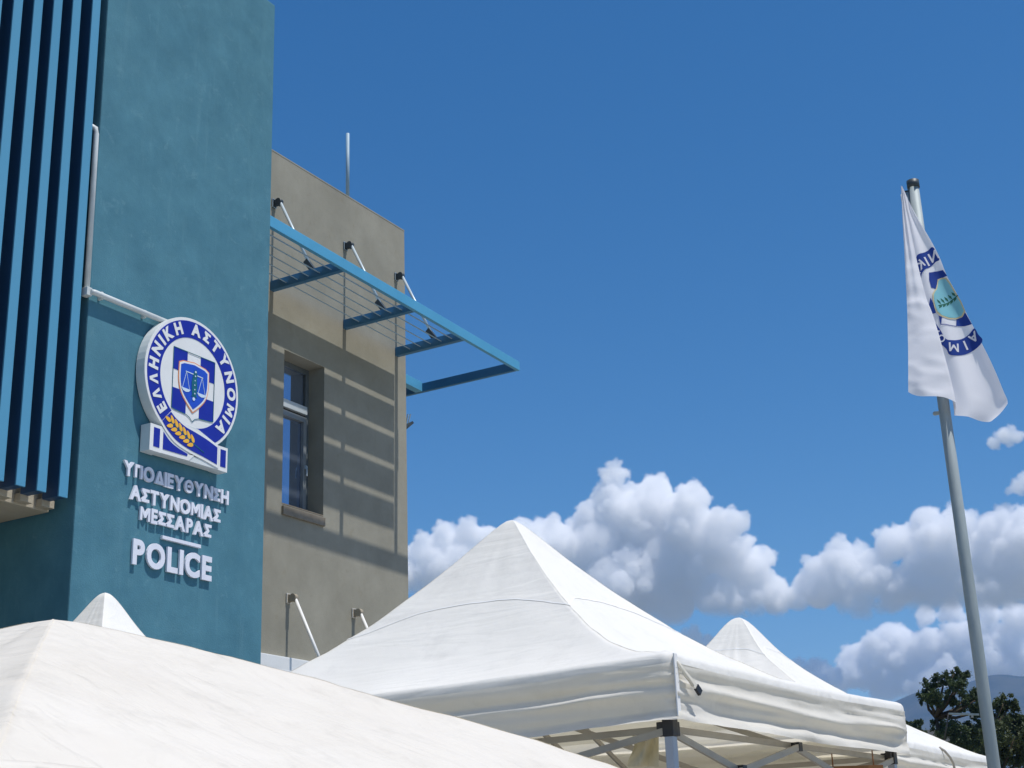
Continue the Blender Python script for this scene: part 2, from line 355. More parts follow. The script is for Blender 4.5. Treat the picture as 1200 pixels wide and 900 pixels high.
def glyph_bm(ch, fn, bold=0.02, depth=0.0):
    v, f, _ = glyph(ch, bold, depth); bm = new()
    vv = [bm.verts.new(fn(p)) for p in v]
    for q in f:
        try: bm.faces.new([vv[i] for i in q])
        except ValueError: pass
    bmesh.ops.recalc_face_normals(bm, faces=bm.faces)
    return bm
CLOUDS = True; HAZE = 0.00009

# ------------------------------------------------------------------ ground
bm = new(); 
n = 48
ring0 = [bm.verts.new((90 * math.cos(2 * math.pi * i / n), 90 * math.sin(2 * math.pi * i / n), -0.004)) for i in range(n)]
ring1 = [bm.verts.new((20000 * math.cos(2 * math.pi * i / n), 20000 * math.sin(2 * math.pi * i / n), -0.004)) for i in range(n)]
bm.faces.new(ring0)
for i in range(n):
    k = (i + 1) % n; bm.faces.new((ring0[i], ring1[i], ring1[k], ring0[k]))
tag(obj('ground', bm, M['ground']), kind='structure')
bm = new(); box(bm, -14, 34, -16, 7.9, -0.1, 0.0); tag(obj('square_paving', bm, M['paving']), kind='structure')

# ------------------------------------------------------------------ the building
YB, YW = 8.2, 9.2                    # face of the blue tower, face of the beige wing
bd = empty('police_building', (9.7, 9.2, 0))
tag(bd, 'two storey police building with a blue wall tower, blue louvre fins and a beige wing', 'building')
bm = new(); box(bm, 7.52, 9.70, YB, 14.0, 0, 10.03, bev=0.012); obj('tower_wall', bm, M['teal'], bd)
# the wing, with the window opening cut through its face
X0, X1, ZT = 9.70, 13.39, 9.22
WX0, WX1, WZ0, WZ1, WD = 11.15, 11.83, 5.33, 7.00, 0.21
bm = new()
xs = [X0, WX0, WX1, X1]; zs = [0, WZ0, WZ1, ZT]
g = [[bm.verts.new((x, YW, z)) for x in xs] for z in zs]
for j in range(3):
    for i in range(3):
        if i == 1 and j == 1: continue
        bm.faces.new((g[j][i], g[j][i + 1], g[j + 1][i + 1], g[j + 1][i]))
hole = [g[1][1], g[1][2], g[2][2], g[2][1]]
inner = [bm.verts.new((v.co.x, YW + WD + 0.06, v.co.z)) for v in hole]
for i in range(4):
    k = (i + 1) % 4; bm.faces.new((hole[i], inner[i], inner[k], hole[k]))
bk = [[bm.verts.new((x, 14, z)) for x in (X0, X1)] for z in (0, ZT)]
bm.faces.new((bk[0][1], bk[0][0], bk[1][0], bk[1][1]))
bm.faces.new((g[0][3], bk[0][1], bk[1][1], g[3][3], g[2][3], g[1][3]))
bm.faces.new((bk[0][0], g[0][0], g[1][0], g[2][0], g[3][0], bk[1][0]))
bm.faces.new((g[3][0], g[3][1], g[3][2], g[3][3], bk[1][1], bk[1][0]))
bmesh.ops.recalc_face_normals(bm, faces=bm.faces)
obj('wing_wall', bm, M['beige'], bd)
bm = new(); box(bm, X0 + 0.003, X1 + 0.003, YW - 0.003, 14.003, ZT + .001, ZT + 0.02, bev=0.004); obj('wing_coping', bm, M['beige'], bd)
bm = new(); box(bm, X0 + 0.003, X1 + 0.03, YW - 0.05, YW - 0.003, 3.50, 3.79, bev=0.008); obj('pale_band', bm, M['sign'], bd)
# window
bm = new(); yf = YW + WD
fw = 0.055
box(bm, WX0 + .001, WX0 + fw, yf, yf + .05, WZ0 + .001, WZ1 - .001); box(bm, WX1 - fw, WX1 - .001, yf, yf + .05, WZ0 + .001, WZ1 - .001)
box(bm, WX0 + fw, WX1 - fw, yf, yf + .05, WZ1 - fw, WZ1 - .001); box(bm, WX0 + fw, WX1 - fw, yf, yf + .05, WZ0 + .001, WZ0 + fw)
win = obj('window', bm, M['frame'], bd)
bm = new(); box(bm, WX0 + fw, WX1 - fw, yf - .028, yf + .02, 6.47, 6.56, bev=.004); obj('transom', bm, M['frame_pale'], win)
bm = new(); box(bm, WX1 - fw - .05, WX1 - fw, yf - .02, yf + .02, WZ0 + fw, 6.44, bev=.003); box(bm, WX0 + fw, WX0 + fw + .05, yf - .02, yf + .02, WZ0 + fw, 6.44, bev=.003)
box(bm, WX0 + fw + .05, WX1 - fw - .05, yf - .02, yf + .02, 6.38, 6.44, bev=.003)
obj('sash', bm, M['sash'], win)
bm = new(); box(bm, WX1 - fw - .034, WX1 - fw - .016, yf - .045, yf - .02, 5.86, 5.90, bev=.003); box(bm, WX1 - fw - .032, WX1 - fw - .018, yf - .055, yf - .043, 5.78, 5.89, bev=.003); obj('handle', bm, M['strut'], win)
bm = new(); box(bm, WX0 + fw + .02, WX1 - fw - .02, yf + .022, yf + .030, 6.565, WZ1 - fw)
obj('pane', bm, M['glass'], win)
bm = new(); box(bm, WX0 + fw + .02, WX1 - fw - .02, yf + .022, yf + .030, WZ0 + fw, 6.42)
obj('pane', bm, M['glass'], win)
bm = new(); box(bm, WX0 - .004, WX1 + .004, YW - .028, YW - .002, WZ0 - .11, WZ0 - .018, bev=.004); box(bm, WX0 + .002, WX1 - .002, YW - .002, yf - .002, WZ0 + .002, WZ0 + .014)
obj('sill', bm, M['marble'], win)

# louvre fins in front of a loggia on the left, set deep to keep it in shade
for i in range(12):
    xc = 7.385 - 0.196 * i - (0.012 if i else 0)
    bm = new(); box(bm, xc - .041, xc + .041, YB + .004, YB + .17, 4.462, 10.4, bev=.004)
    fn_ = obj('louvre_fin', bm, M['fin_shade'], bd)
    bm = new(); box(bm, xc - .043, xc + .043, YB - .012, YB + .0035, 4.46, 10.4, bev=.003); obj('lit_front_strip', bm, M['fin'], fn_)  # separate strip holds the lit blue over the shade-toned body
for i in range(12):
    xc = 7.385 - 0.196 * i - (0.012 if i else 0)
    bm = new(); box(bm, xc - .035, xc + .085, YB + .172, YB + .239, 4.415, 4.475, bev=.003)
    obj('fin_bracket', bm, M['soffit'], bd)
bm = new(); box(bm, 2.0, 7.48, YB + .24, 12.0, 4.40, 4.62, bev=.006); obj('balcony_slab', bm, M['soffit'], bd)
bm = new(); box(bm, 2.0, 7.515, YB + .22, 14.0, 10.1, 10.4, bev=.01); obj('shading_roof_slab', bm, M['teal'], bd)  # overhang added to throw shade on the wall behind the fins
bm = new(); box(bm, 2.0, 7.515, 11.2, 14.0, 4.56, 10.1); obj('loggia_wall', bm, M['teal'], bd)  # placed far back so the added overhang shades it
bm = new(); box(bm, 2.0, 7.515, 11.0, 14.0, 0.0, 4.3); obj('ground_floor_wall', bm, M['teal'], bd)

# sunshade canopies: frame, blades, brackets and tie struts
TAN = math.tan(R_(SUN_EL))
def sunshade(z0, x0, x1, anchors, end_x, blades, wrap, mats):
    blue, slat, strutm = mats
    ys = 8.225 if blades else 8.315
    h = 0.115
    bm = new(); box(bm, x0, end_x, ys, ys + .045, z0, z0 + h, bev=.004)
    rail = obj('sunshade_frame', bm, blue, bd)
    for xa in anchors:
        bm = new(); box(bm, xa - .03, xa + .03, ys + .047, YW - .003, z0 + .004, z0 + h - .006, bev=.003)
        br = obj('cross_beam', bm, M['beam_shade'] if blades else blue, rail)
    if wrap:
        bm = new(); box(bm, end_x - .045, end_x, ys + .047, 10.6, z0 + .002, z0 + h - .002, bev=.003); obj('end_beam', bm, M['beam_shade'], rail)
        bm = new(); box(bm, X1 + .003, end_x - .048, 9.62, 9.72, z0 + .004, z0 + h + .012, bev=.003); obj('side_beam', bm, blue, rail)
    if blades:
        wd, a = 0.115, R_(35)
        for k in range(5):
            yl = 8.392 + .146 * k; zl = z0 + .035
            bm = new(); c = Vector((0, yl + wd / 2 * math.cos(a), zl + wd / 2 * math.sin(a)))
            bar(bm, (x0, c.y, c.z), (x1, c.y, c.z), wd, .011, up=(0, -math.sin(a), math.cos(a)))
            obj('blade', bm, slat, rail)
    zz = z0 + 1.02
    st = [(xa, YW, zz, (xa + 0.02, 8.69, z0 + h + .03)) for xa in anchors]
    for xa, yw, za, low in st:
        bm = new()
        tube(bm, [(xa, yw - .10, za - .02), low], .0165, 10, 0)
        box(bm, xa - .035, xa + .035, yw - .018, yw - .002, za - .05, za + .05, bev=.004, mi=1)
        tube(bm, [(xa - .026, yw - .075, za), (xa + .026, yw - .075, za)], .040, 14, 1)
        box(bm, xa - .016, xa + .016, yw - .09, yw - .02, za - .035, za + .035, mi=1)
        bar(bm, (low[0], low[1] - .035, low[2] - .045), (low[0], low[1] + .07, low[2] + .10), .05, .055, mi=1)
        obj('strut', bm, (strutm, M['dark'] if blades else M['coping']), rail)
    if wrap:
        bm = new(); tube(bm, [(X1 + .08, 9.68, z0 + .95), (end_x - .45, 9.67, z0 + h + .03)], .0165, 10, 0)
        ball(bm, (end_x - .43, 9.67, z0 + h + .035), .04, 2, mi=1); box(bm, X1 + .002, X1 + .03, 9.63, 9.73, z0 + .89, z0 + 1.01, mi=1)
        obj('strut', bm, (strutm, M['dark']), rail)
    if blades:                                               # the whole canopy falls slightly towards its free end
        for o in [rail] + list(rail.children):
            for v in o.data.vertices: v.co.z += .024 * (12.4 - v.co.x)
    return rail
sunshade(7.545, 9.703, 13.16, (10.925, 12.19, 13.20), 14.41, True, True, (M['blue'], M['slat'], M['strut']))
sunshade(3.36, 9.703, 13.3, (11.27, 12.36), 13.35, False, False, (M['sign'], M['slat'], M['white_strut']))
rebase(bd)

# lightning rod on the parapet, small fitting on the far corner
bm = new(); tube(bm, [(12.40, 9.32, ZT + .025), (12.40, 9.32, 10.16)], .022, 8); box(bm, 12.36, 12.44, 9.28, 9.36, ZT + .025, ZT + .05)
tag(obj('lightning_rod', bm, M['slat']), 'thin grey lightning rod standing on the beige parapet', 'rod')
lf = empty('wall_floodlight', (X1, 9.36, 6.72))
tag(lf, 'small spiky light fitting sticking out from the far edge of the beige wall', 'light fitting')
bm = new(); box(bm, X1 + .002, X1 + .02, 9.30, 9.42, 6.60, 6.74); bar(bm, (X1 + .02, 9.36, 6.66), (X1 + .11, 9.33, 6.70), .03, .03); obj('bracket', bm, M['dark'], lf)
bm = new(); bar(bm, (X1 + .06, 9.33, 6.69), (X1 + .20, 9.28, 6.82), .12, .03); obj('lamp_head', bm, M['dark'], lf)
for k in range(4):
    bm = new(); bar(bm, (X1 + .06 + .045 * k, 9.31, 6.76 + .02 * k), (X1 + .055 + .05 * k, 9.28, 6.90 + .012 * k), .012, .012); obj('cooling_fin', bm, M['strut'], lf)
rebase(lf)
# conduit
bm = new()
tube(bm, [(7.40, 8.30, 7.64), (7.455, 8.245, 7.645), (7.485, 8.215, 7.62), (7.487, 8.205, 7.57), (7.487, 8.195, 6.155)], .024, 10)
box(bm, 7.46, 7.514, 8.16, 8.225, 6.12, 6.19, bev=.004)
tube(bm, [(7.50, 8.165, 6.155), (7.53, 8.155, 6.158), (8.36, 8.155, 6.165)], .024, 10)
for xx in (7.62, 8.1): box(bm, xx - .012, xx + .012, 8.16, 8.198, 6.13, 6.195)
tag(obj('conduit', bm, M['pipe']), 'white conduit running down the blue tower edge and across to the round emblem', 'pipe')

# ------------------------------------------------------------------ the round emblem
CX, CZ, YF = 8.622, 5.690, 8.095
em = empty('police_emblem', (CX, YB, CZ))
tag(em, 'round blue and white police emblem with scales shield and ribbon on the blue wall', 'sign')
def arcpts(r, a0, a1, n=40): return [(CX + r * math.cos(R_(a0 + (a1 - a0) * i / n)), CZ + r * math.sin(R_(a0 + (a1 - a0) * i / n))) for i in range(n + 1)]
RO = 0.569
bm = new(); prism(bm, arcpts(RO, 0, 354, 59), YF, YB - .012, 0); 
obj('disc', bm, M['signside'], em)
bm = new(); prism(bm, arcpts(RO - .002, 0, 354, 59), YF - .0025, YF + .0, 0); obj('disc_face', bm, M['sign'], em)
bm = new(); annulus(bm, CX, CZ, .392, .541, 0, 360, YF - .005, YF - .002, 120); obj('ring', bm, M['navy'], em)
# lower ribbon body
tabL = [(8.143, 4.992), (8.272, 4.992), (8.272, 5.216), (8.143, 5.216)]
tabR = [(8.955, 5.004), (9.067, 5.004), (9.067, 5.218), (8.955, 5.218)]
YR = YF - .008
bm = new(); prism(bm, tabL, YR, YB - .012); prism(bm, tabR, YR, YB - .012)
prism(bm, [(8.272, 4.995), (8.640, 5.070), (8.955, 5.004), (8.955, 5.216), (8.70, 5.30), (8.45, 5.31), (8.272, 5.21)], YR + .002, YB - .013)
prism(bm, [(8.272, 4.998), (8.62, 5.003), (8.957, 5.007), (8.957, 5.05), (8.272, 5.06)], YR + .0035, YB - .014)
obj('ribbon_body', bm, M['signside'], em)
def flat(name, pts, m, lev):
    bm = new(); prism(bm, pts, YR - lev, YR - lev + .0022); return obj(name, bm, m, em)
flat('ribbon_face', tabL, M['sign'], .0025); flat('ribbon_face', tabR, M['sign'], .0025)
# sweep of the ring into the ribbon: white border then navy band
def lerp_curve(P, n=14):
    """Catmull-Rom through points"""
    out = []
    for i in range(len(P) - 1):
        p0 = Vector(P[max(i - 1, 0)]); p1 = Vector(P[i]); p2 = Vector(P[i + 1]); p3 = Vector(P[min(i + 2, len(P) - 1)])
        for k in range(n):
            t = k / n
            q = 0.5 * ((2 * p1) + (p2 - p0) * t + (2 * p0 - 5 * p1 + 4 * p2 - p3) * t * t + (3 * p1 - p0 - 3 * p2 + p3) * t ** 3)
            out.append((q.x, q.y))
    out.append(tuple(P[-1])); return out
low = lerp_curve([(8.256, 5.250), (8.33, 5.180), (8.44, 5.113), (8.60, 5.073), (8.78, 5.048), (8.953, 5.018)])
upr = lerp_curve([(8.953, 5.216), (8.80, 5.258), (8.66, 5.285), (8.55, 5.304), (8.44, 5.345), (8.378, 5.384)])
flat('ribbon_border', low + upr, M['sign'], .0025)
low2 = lerp_curve([(8.272, 5.266), (8.34, 5.203), (8.45, 5.138), (8.605, 5.098), (8.78, 5.073), (8.936, 5.046)])
upr2 = lerp_curve([(8.936, 5.196), (8.80, 5.234), (8.66, 5.262), (8.54, 5.282), (8.43, 5.325), (8.366, 5.367)])
flat('ribbon_band', low2 + upr2, M['navy'], .005)
flat('ribbon_band', [(8.183, 5.030), (8.252, 5.030), (8.252, 5.190), (8.183, 5.190)], M['navy'], .005)
flat('ribbon_band', [(8.977, 5.040), (9.044, 5.040), (9.044, 5.192), (8.977, 5.192)], M['navy'], .005)
bl = lerp_curve([(8.292, 5.178), (8.36, 5.122), (8.45, 5.085), (8.58, 5.056)])
flat('ribbon_face', [(8.272, 4.995), (8.60, 5.003), (8.66, 5.060)] + list(reversed(bl)) + [(8.272, 5.19)], M['sign'], .0012)
flat('ribbon_band', [(8.292, 5.030), (8.575, 5.036)] + list(reversed(bl)), M['navy'], .0042)
# wheat ear on the ribbon
bm = new()
p0 = Vector((8.345, 5.285)); p1 = Vector((8.66, 5.150))
def leaf_poly(c, ang, L, W, n=10):
    pts = []
    for i in range(n):
        t = 2 * math.pi * i / n; x = math.cos(t) * L / 2; y = math.sin(t) * W / 2 * (1 - .35 * math.cos(t))
        pts.append((c[0] + x * math.cos(ang) - y * math.sin(ang), c[1] + x * math.sin(ang) + y * math.cos(ang)))
    return pts
ax = (p1 - p0).normalized(); nx = Vector((-ax.y, ax.x)); aa = math.atan2(ax.y, ax.x)
for i in range(6):
    q = p0.lerp(p1, .08 + i * .155)
    for s, aoff in ((1, 2.45), (-1, -2.45)):
        c = q + nx * s * .033; prism(bm, leaf_poly(c, aa + aoff, .075, .034), YR - .0085, YR - .006)
prism(bm, leaf_poly(p0 + Vector((-.012, .012)), aa + math.pi, .07, .034), YR - .0085, YR - .006)
obj('wheat_ear', bm, M['gold'], em)
bm = new(); prism(bm, [(8.35, 5.282), (8.352, 5.289), (8.665, 5.153), (8.775, 5.113), (8.772, 5.108), (8.66, 5.146)], YR - .0075, YR - .0055); obj('wheat_stem', bm, M['figure'], em)
# central square, cross and shield
YC = YF - .0025
def cen(name, pts, m, lev, t=.0022):
    bm = new(); prism(bm, pts, YC - lev, YC - lev + t); return obj(name, bm, m, em)
SQ = (8.374, 8.877, 5.403, 5.944)
qs = {'a': [(8.374, 5.752), (8.542, 5.752), (8.542, 5.944), (8.374, 5.944)], 'b': [(8.703, 5.752), (8.877, 5.752), (8.877, 5.944), (8.703, 5.944)],
      'c': [(8.374, 5.590), (8.374, 5.412), (8.41, 5.403), (8.542, 5.392), (8.542, 5.590)], 'd': [(8.703, 5.590), (8.877, 5.590), (8.877, 5.412), (8.84, 5.403), (8.703, 5.392)]}
for k in qs: cen('crest_quarter', qs[k], M['navy'], .0025)
bm = new()
edge = [(8.374, 5.944), (8.374, 5.41), (8.41, 5.402), (8.55, 5.392), (8.59, 5.375), (8.622, 5.345), (8.655, 5.375), (8.70, 5.392), (8.84, 5.402), (8.877, 5.41), (8.877, 5.944), (8.374, 5.944)]
for a, b in zip(edge[:-1], edge[1:]):
    bar(bm, (a[0], YC - .0040, a[1]), (b[0], YC - .0040, b[1]), .0016, .006, up=(0, 1, 0) if False else Vector((b[1] - a[1], 0, a[0] - b[0])).normalized())
obj('crest_outline', bm, M['figure'], em)
def shield(s, dz=0.0):
    P = [(-.185, .150), (-.14, .172), (0, .190), (.14, .172), (.185, .150)]
    Q = lerp_curve([(.185, .150), (.184, 0.0), (.155, -.105), (.09, -.185), (0, -.262)], 8)
    L = [(-x, y) for x, y in reversed(Q)]
    pts = P[:-1] + Q + L[1:-1]
    return [(8.6235 + x * s, 5.682 + y * s + dz) for x, y in pts]
cen('shield_rim', shield(1.0), M['orange'], .0050); cen('shield_border', shield(.955), M['sign'], .0068, .0016); cen('shield_field', shield(.87), M['royal'], .0088, .0018)
# scales of justice
bm = new(); yy = YC - .0105
def ln(a, b, t=.006, d=0.0): bar(bm, (a[0], yy - d, a[1]), (b[0], yy - d, b[1]), .0016, t, up=Vector((b[1] - a[1], 0, a[0] - b[0])).normalized())
sx, sz = 8.623, 5.690
ln((sx - .105, sz + .075), (sx + .105, sz + .070), .008)
for s, zt in ((-1, .075), (1, .070)):
    px = sx + s * .095
    ln((px, sz + zt), (px - .042, sz - .075), .004); ln((px, sz + zt), (px + .042, sz - .075), .004)
    prism(bm, [(px - .055, sz - .075), (px + .055, sz - .075), (px + .035, sz - .098), (px, sz - .106), (px - .035, sz - .098)], yy - .0008, yy + .0008)
obj('scales', bm, M['pale'], em)
bm = new(); yy = YC - .0115
prism(bm, [(sx - .018, sz - .115), (sx + .03, sz - .115), (sx + .038, sz - .04), (sx + .03, sz + .03), (sx + .034, sz + .085), (sx + .018, sz + .12), (sx - .004, sz + .10), (sx - .016, sz + .06), (sx - .03, sz), (sx - .026, sz - .07)], yy - .0008, yy + .0008)
prism(bm, [(sx - .035, sz - .125), (sx + .045, sz - .125), (sx + .02, sz - .113), (sx - .015, sz - .113)], yy - .0008, yy + .0008)
obj('figure', bm, M['figure'], em)
for dx, dz, r in ((.012, .098, .010), (.010, .06, .007), (.008, .02, .006), (.006, -.02, .006), (.008, -.06, .006), (.010, -.095, .007), (0, -.145, .016)):
    bm = new(); prism(bm, [(sx + dx + r * math.cos(i * .785), sz + dz + r * math.sin(i * .785)) for i in range(8)], yy - .0022, yy - .001)
    obj('figure_highlight', bm, M['pale'], em)
# ring lettering
txt = 'ΕΛΛΗΝΙΚΗ ΑΣΤΥΝΟΜΙΑ'
LH = .094
def wid(c): return .40 * LH if c == ' ' else glyph(c, .05)[2] * LH / CAP
gap = .027
tot = sum(wid(c) for c in txt) + gap * (len(txt) - 1)
RB = .4265
span = 262.0; a = 90 + span / 2; k = span / (tot - wid('Ε') / 2 - wid('Α') / 2)
a += 0
pos = 0.0
for i, c in enumerate(txt):
    if i: pos += wid(txt[i - 1]) / 2 + gap + wid(c) / 2
    if c == ' ': continue
    ang = R_(a - k * pos)
    ur = Vector((math.cos(ang), math.sin(ang))); ut = Vector((math.sin(ang), -math.cos(ang)))
    def f(p, ur=ur, ut=ut):
        q = Vector((CX, CZ)) + ur * (RB + p.y * LH / CAP) + ut * (p.x * LH / CAP)
        return Vector((q.x, YF - .0072 - p.z * .02, q.y))
    obj('letter', glyph_bm(c, f, .05, .05), M['sign'], em)
rebase(em)

# ------------------------------------------------------------------ raised wall lettering
wl = empty('wall_lettering', (8.6, YB, 4.45))
tag(wl, 'raised white wall letters under the round emblem ending in a large POLICE', 'lettering')
def line(s, x0, x1, zb, h, bold):
    sc_ = h / CAP
    ws = [(.32 * h if c == ' ' else glyph(c, bold, .05)[2] * sc_) for c in s]
    g_ = (x1 - x0 - sum(ws)) / (len(s) - 1); x = x0
    for c, w_ in zip(s, ws):
        if c != ' ':
            def f(p, xc=x + w_ / 2): return Vector((xc + p.x * sc_ * .93, YB - .017 - p.z * .19, zb + p.y * sc_))
            obj('letter', glyph_bm(c, f, bold, .05), M['letter'], wl)
        x += w_ + g_
line('ΥΠΟΔΙΕΥΘΥΝΣΗ', 7.962, 9.205, 4.768, .108, .042)
line('ΑΣΤΥΝΟΜΙΑΣ', 8.048, 9.108, 4.588, .108, .042)
line('ΜΕΣΣΑΡΑΣ', 8.166, 9.0, 4.437, .108, .042)
line('POLICE', 8.106, 9.022, 4.082, .182, .042)
bm = new(); box(bm, 8.424, 8.874, YB - .030, YB - .004, 4.327, 4.355, bev=.002); obj('underline', bm, M['letter'], wl)
rebase(wl)

# ------------------------------------------------------------------ market tents
def nz(x, y, z): return noise.noise(Vector((x, y, z)))
def tent(name, label, loc, rz, sx, sy, ze, H, q=1.35, eps=.03, sag=.03, hv=.31, wr=.006, fold=.018, seam=.33, cloth='cloth', seed=0.0, frame=True, peak=(0, 0), lip=0.0, hump=0.0, flare=0.0, cap=0.0, crease=0.0, tilt=(0, 0)):
    hx, hy = sx / 2, sy / 2
    rt = empty(name, loc, rz); tag(rt, label, 'tent', 'white canopy tents on the square')
    NS, NR = 56, 44
    def perim(i):
        k, j = divmod(i, NS); t = -1 + 2 * j / NS
        return ((t, -1), (1, t), (-t, 1), (-1, -t))[k % 4] + ((0, -1), (1, 0), (0, 1), (-1, 0))[k % 4] + (t,)
    def roofpt(cx, cy, t, rho):
        r2 = math.sqrt(rho * rho + eps * eps) - eps * (1 - rho) * 0
        r2 = min(1.0, (math.sqrt(rho * rho + eps * eps) - 0) / math.sqrt(1 + eps * eps))
        z = H * (1 - r2) ** q + hump * H * math.sin(math.pi * rho)
        z += cap * math.exp(-(rho / .13) ** 2)
        z -= sag * (1 - t * t) * 4 * rho ** 2 * (1 - rho) * 1.4 + .025 * (1 - t * t) * rho ** 6
        x = cx * hx * rho + peak[0] * (1 - rho); y = cy * hy * rho + peak[1] * (1 - rho)
        a = math.atan2(cy, cx)
        # folds running down from the peak, and broad creases
        z += wr * (1.2 * nz(math.cos(a) * 5 + seed, math.sin(a) * 5, rho * 1.6) * (1.1 - rho) * min(1, rho * 6)
                   + 1.6 * nz(x * 1.7 + seed, y * 1.7, 3.1) + .9 * abs(nz(x * 4.2, y * 4.2 + seed, 7.7)) + .35 * nz(x * 11, y * 11, seed)) * min(1, rho * 5)
        if crease:
            c1 = x * .55 + y * .83; c2 = x * .83 - y * .55
            z += crease * min(1, rho * 3) * (1 - abs(nz(c2 * 3.2 + .6 * nz(c1 * .8, c2, 2.0) + seed, c1 * .7, 4.4)) * 2.4) * (.4 + .6 * abs(nz(x * .9, y * .9, seed + 3)) * 2)
            z += crease * .5 * (1 - abs(nz(c1 * 5.0 + seed, c2 * 1.2, 9.4)) * 2.4) * min(1, rho * 3)
        z += tilt[0] * x + tilt[1] * y
        return x, y, z
    roll = [(0.988, .004), (1.0, .016), (1.005, .034), (1.006, .06)]
    bm = new(); rows = []
    top = bm.verts.new((peak[0], peak[1], ze + roofpt(1, 0, 0, 0)[2]))
    for r in range(1, NR + 1):
        rho = (r / NR) ** 1.15 * .975; row = []
        for i in range(4 * NS):
            cx, cy, ox, oy, t = perim(i); x, y, z = roofpt(cx, cy, t, rho); row.append(bm.verts.new((x, y, ze + z)))
        rows.append(row)
    zedge = {}
    for rr, dz in roll:
        row = []
        for i in range(4 * NS):
            cx, cy, ox, oy, t = perim(i); x, y, z = roofpt(cx, cy, t, .975)
            rip = fold * .5 * nz(x * 2.1, y * 2.1, seed + 4) * (rr - .97) * 25
            row.append(bm.verts.new((cx * hx * rr + ox * rip, cy * hy * rr + oy * rip, ze + z * .6 - dz)))
        rows.append(row)
    for i in range(4 * NS): bm.faces.new((top, rows[0][i], rows[0][(i + 1) % (4 * NS)]))
    for r in range(len(rows) - 1):
        for i in range(4 * NS):
            l = (i + 1) % (4 * NS); bm.faces.new((rows[r][i], rows[r + 1][i], rows[r + 1][l], rows[r][l]))
    last = [v.co.copy() for v in rows[-1]]
    obj('roof', bm, M[cloth], rt, True)
    # valance hanging all round, with long sagging folds
    bm = new(); rows = []; NV = 20
    for r in range(NV + 1):
        f = r / NV; row = []
        for i in range(4 * NS):
            cx, cy, ox, oy, t = perim(i); p = last[i]
            al = cx * hx * abs(oy) + cy * hy * abs(ox); sid = i // NS
            e = min(1.0, (1 - abs(t)) * 5)
            d = fold * (1.5 * nz(al * .55 + sid * 9, f * 4.4 + al * .25, seed) + .8 * nz(al * 1.2, f * 8.0 - al * .5 + sid * 5, seed + 2) + .35 * nz(al * 5, f * 6, seed + 8)) * min(1, f * 4) * (.35 + .65 * e)
            d += flare * f
            f0 = .46 + .07 * nz(al * .7, sid * 3.3, seed + 12); d += fold * (1.35 + .8 * nz(al * .9, sid, seed + 14)) * math.exp(-((f - f0) / .085) ** 2) * e
            f1 = .22 + .10 * nz(al * .8, sid * 2.3, seed + 22); d += fold * .8 * max(0, nz(al * .6, sid, seed + 24)) * math.exp(-((f - f1) / .06) ** 2)
            d += fold * .9 * max(0, f - .84) / .16 * (1.0 + nz(al * 1.1, sid, seed + 16))
            pk = .010 * nz(f * 17 + sid * 3, al * 2, seed + 5) * (1 - e) * 2
            zz = p.z - f * (hv - .07) + .012 * nz(al * 1.3, sid * 4, seed + 6) * f + .018 * (1 - t * t) * f * 0
            row.append(bm.verts.new((p.x + ox * (d + pk), p.y + oy * (d + pk), zz)))
        rows.append(row)
    for r in range(NV):
        for i in range(4 * NS):
            l = (i + 1) % (4 * NS); bm.faces.new((rows[r][i], rows[r + 1][i], rows[r + 1][l], rows[r][l]))
    obj('valance', bm, M['valance'], rt, True)
    if seam:
        bm = new(); r0, r1 = [], []
        for i in range(4 * NS):
            cx, cy, ox, oy, t = perim(i)
            for lst, rho in ((r0, seam), (r1, seam + .005)):
                x, y, z = roofpt(cx, cy, t, rho * (1 + .30 * abs(t) ** 3)); lst.append(bm.verts.new((x, y, ze + z + .0035)))
        for i in range(4 * NS):
            l = (i + 1) % (4 * NS); bm.faces.new((r0[i], r1[i], r1[l], r0[l]))
        obj('seam', bm, M['seam'], rt, True)
    for sx_, sy_ in ((-1, -1), (1, -1), (1, 1), (-1, 1)):                 # stitched seams along the hips
        bm = new(); ra, rb = [], []
        for i in range(40):
            rho = .04 + .935 * i / 39; wd = .006 / max(hx, hy) / max(rho, .05)
            for lst, (cx, cy, t) in ((ra, (sx_ * (1 - wd), sy_, 1 - wd)), (rb, (sx_, sy_ * (1 - wd), 1 - wd))):
                x, y, z = roofpt(cx, cy, t, rho); lst.append(bm.verts.new((x, y, ze + z + .0022)))
        for i in range(39): bm.faces.new((ra[i], ra[i + 1], rb[i + 1], rb[i]))
        bmesh.ops.recalc_face_normals(bm, faces=bm.faces)
        obj('hip_seam', bm, M[cloth], rt, True)
    if frame:
        zt = ze - hv - .01; ins = .075
        cs = [(-hx + ins, -hy + ins), (hx - ins, -hy + ins), (hx - ins, hy - ins), (-hx + ins, hy - ins)]
        for x, y in cs:
            bm = new(); box(bm, x - .022, x + .022, y - .022, y + .022, 0.02, zt, bev=.004); box(bm, x - .06, x + .06, y - .06, y + .06, 0, .012)
            lg = obj('leg', bm, M['leg'], rt)
            bm = new(); box(bm, x - .028, x + .028, y - .028, y + .028, zt - .04, zt + .05, bev=.006)
            for dx, dy in ((-math.copysign(.045, x), 0), (0, -math.copysign(.045, y))):
                box(bm, x + dx - .018, x + dx + .018, y + dy - .018, y + dy + .018, zt - .035, zt + .03, bev=.004)
            ball(bm, (x, y, zt + .055), .034, 2); obj('corner_joint', bm, M['black'], lg)
        drop = .30
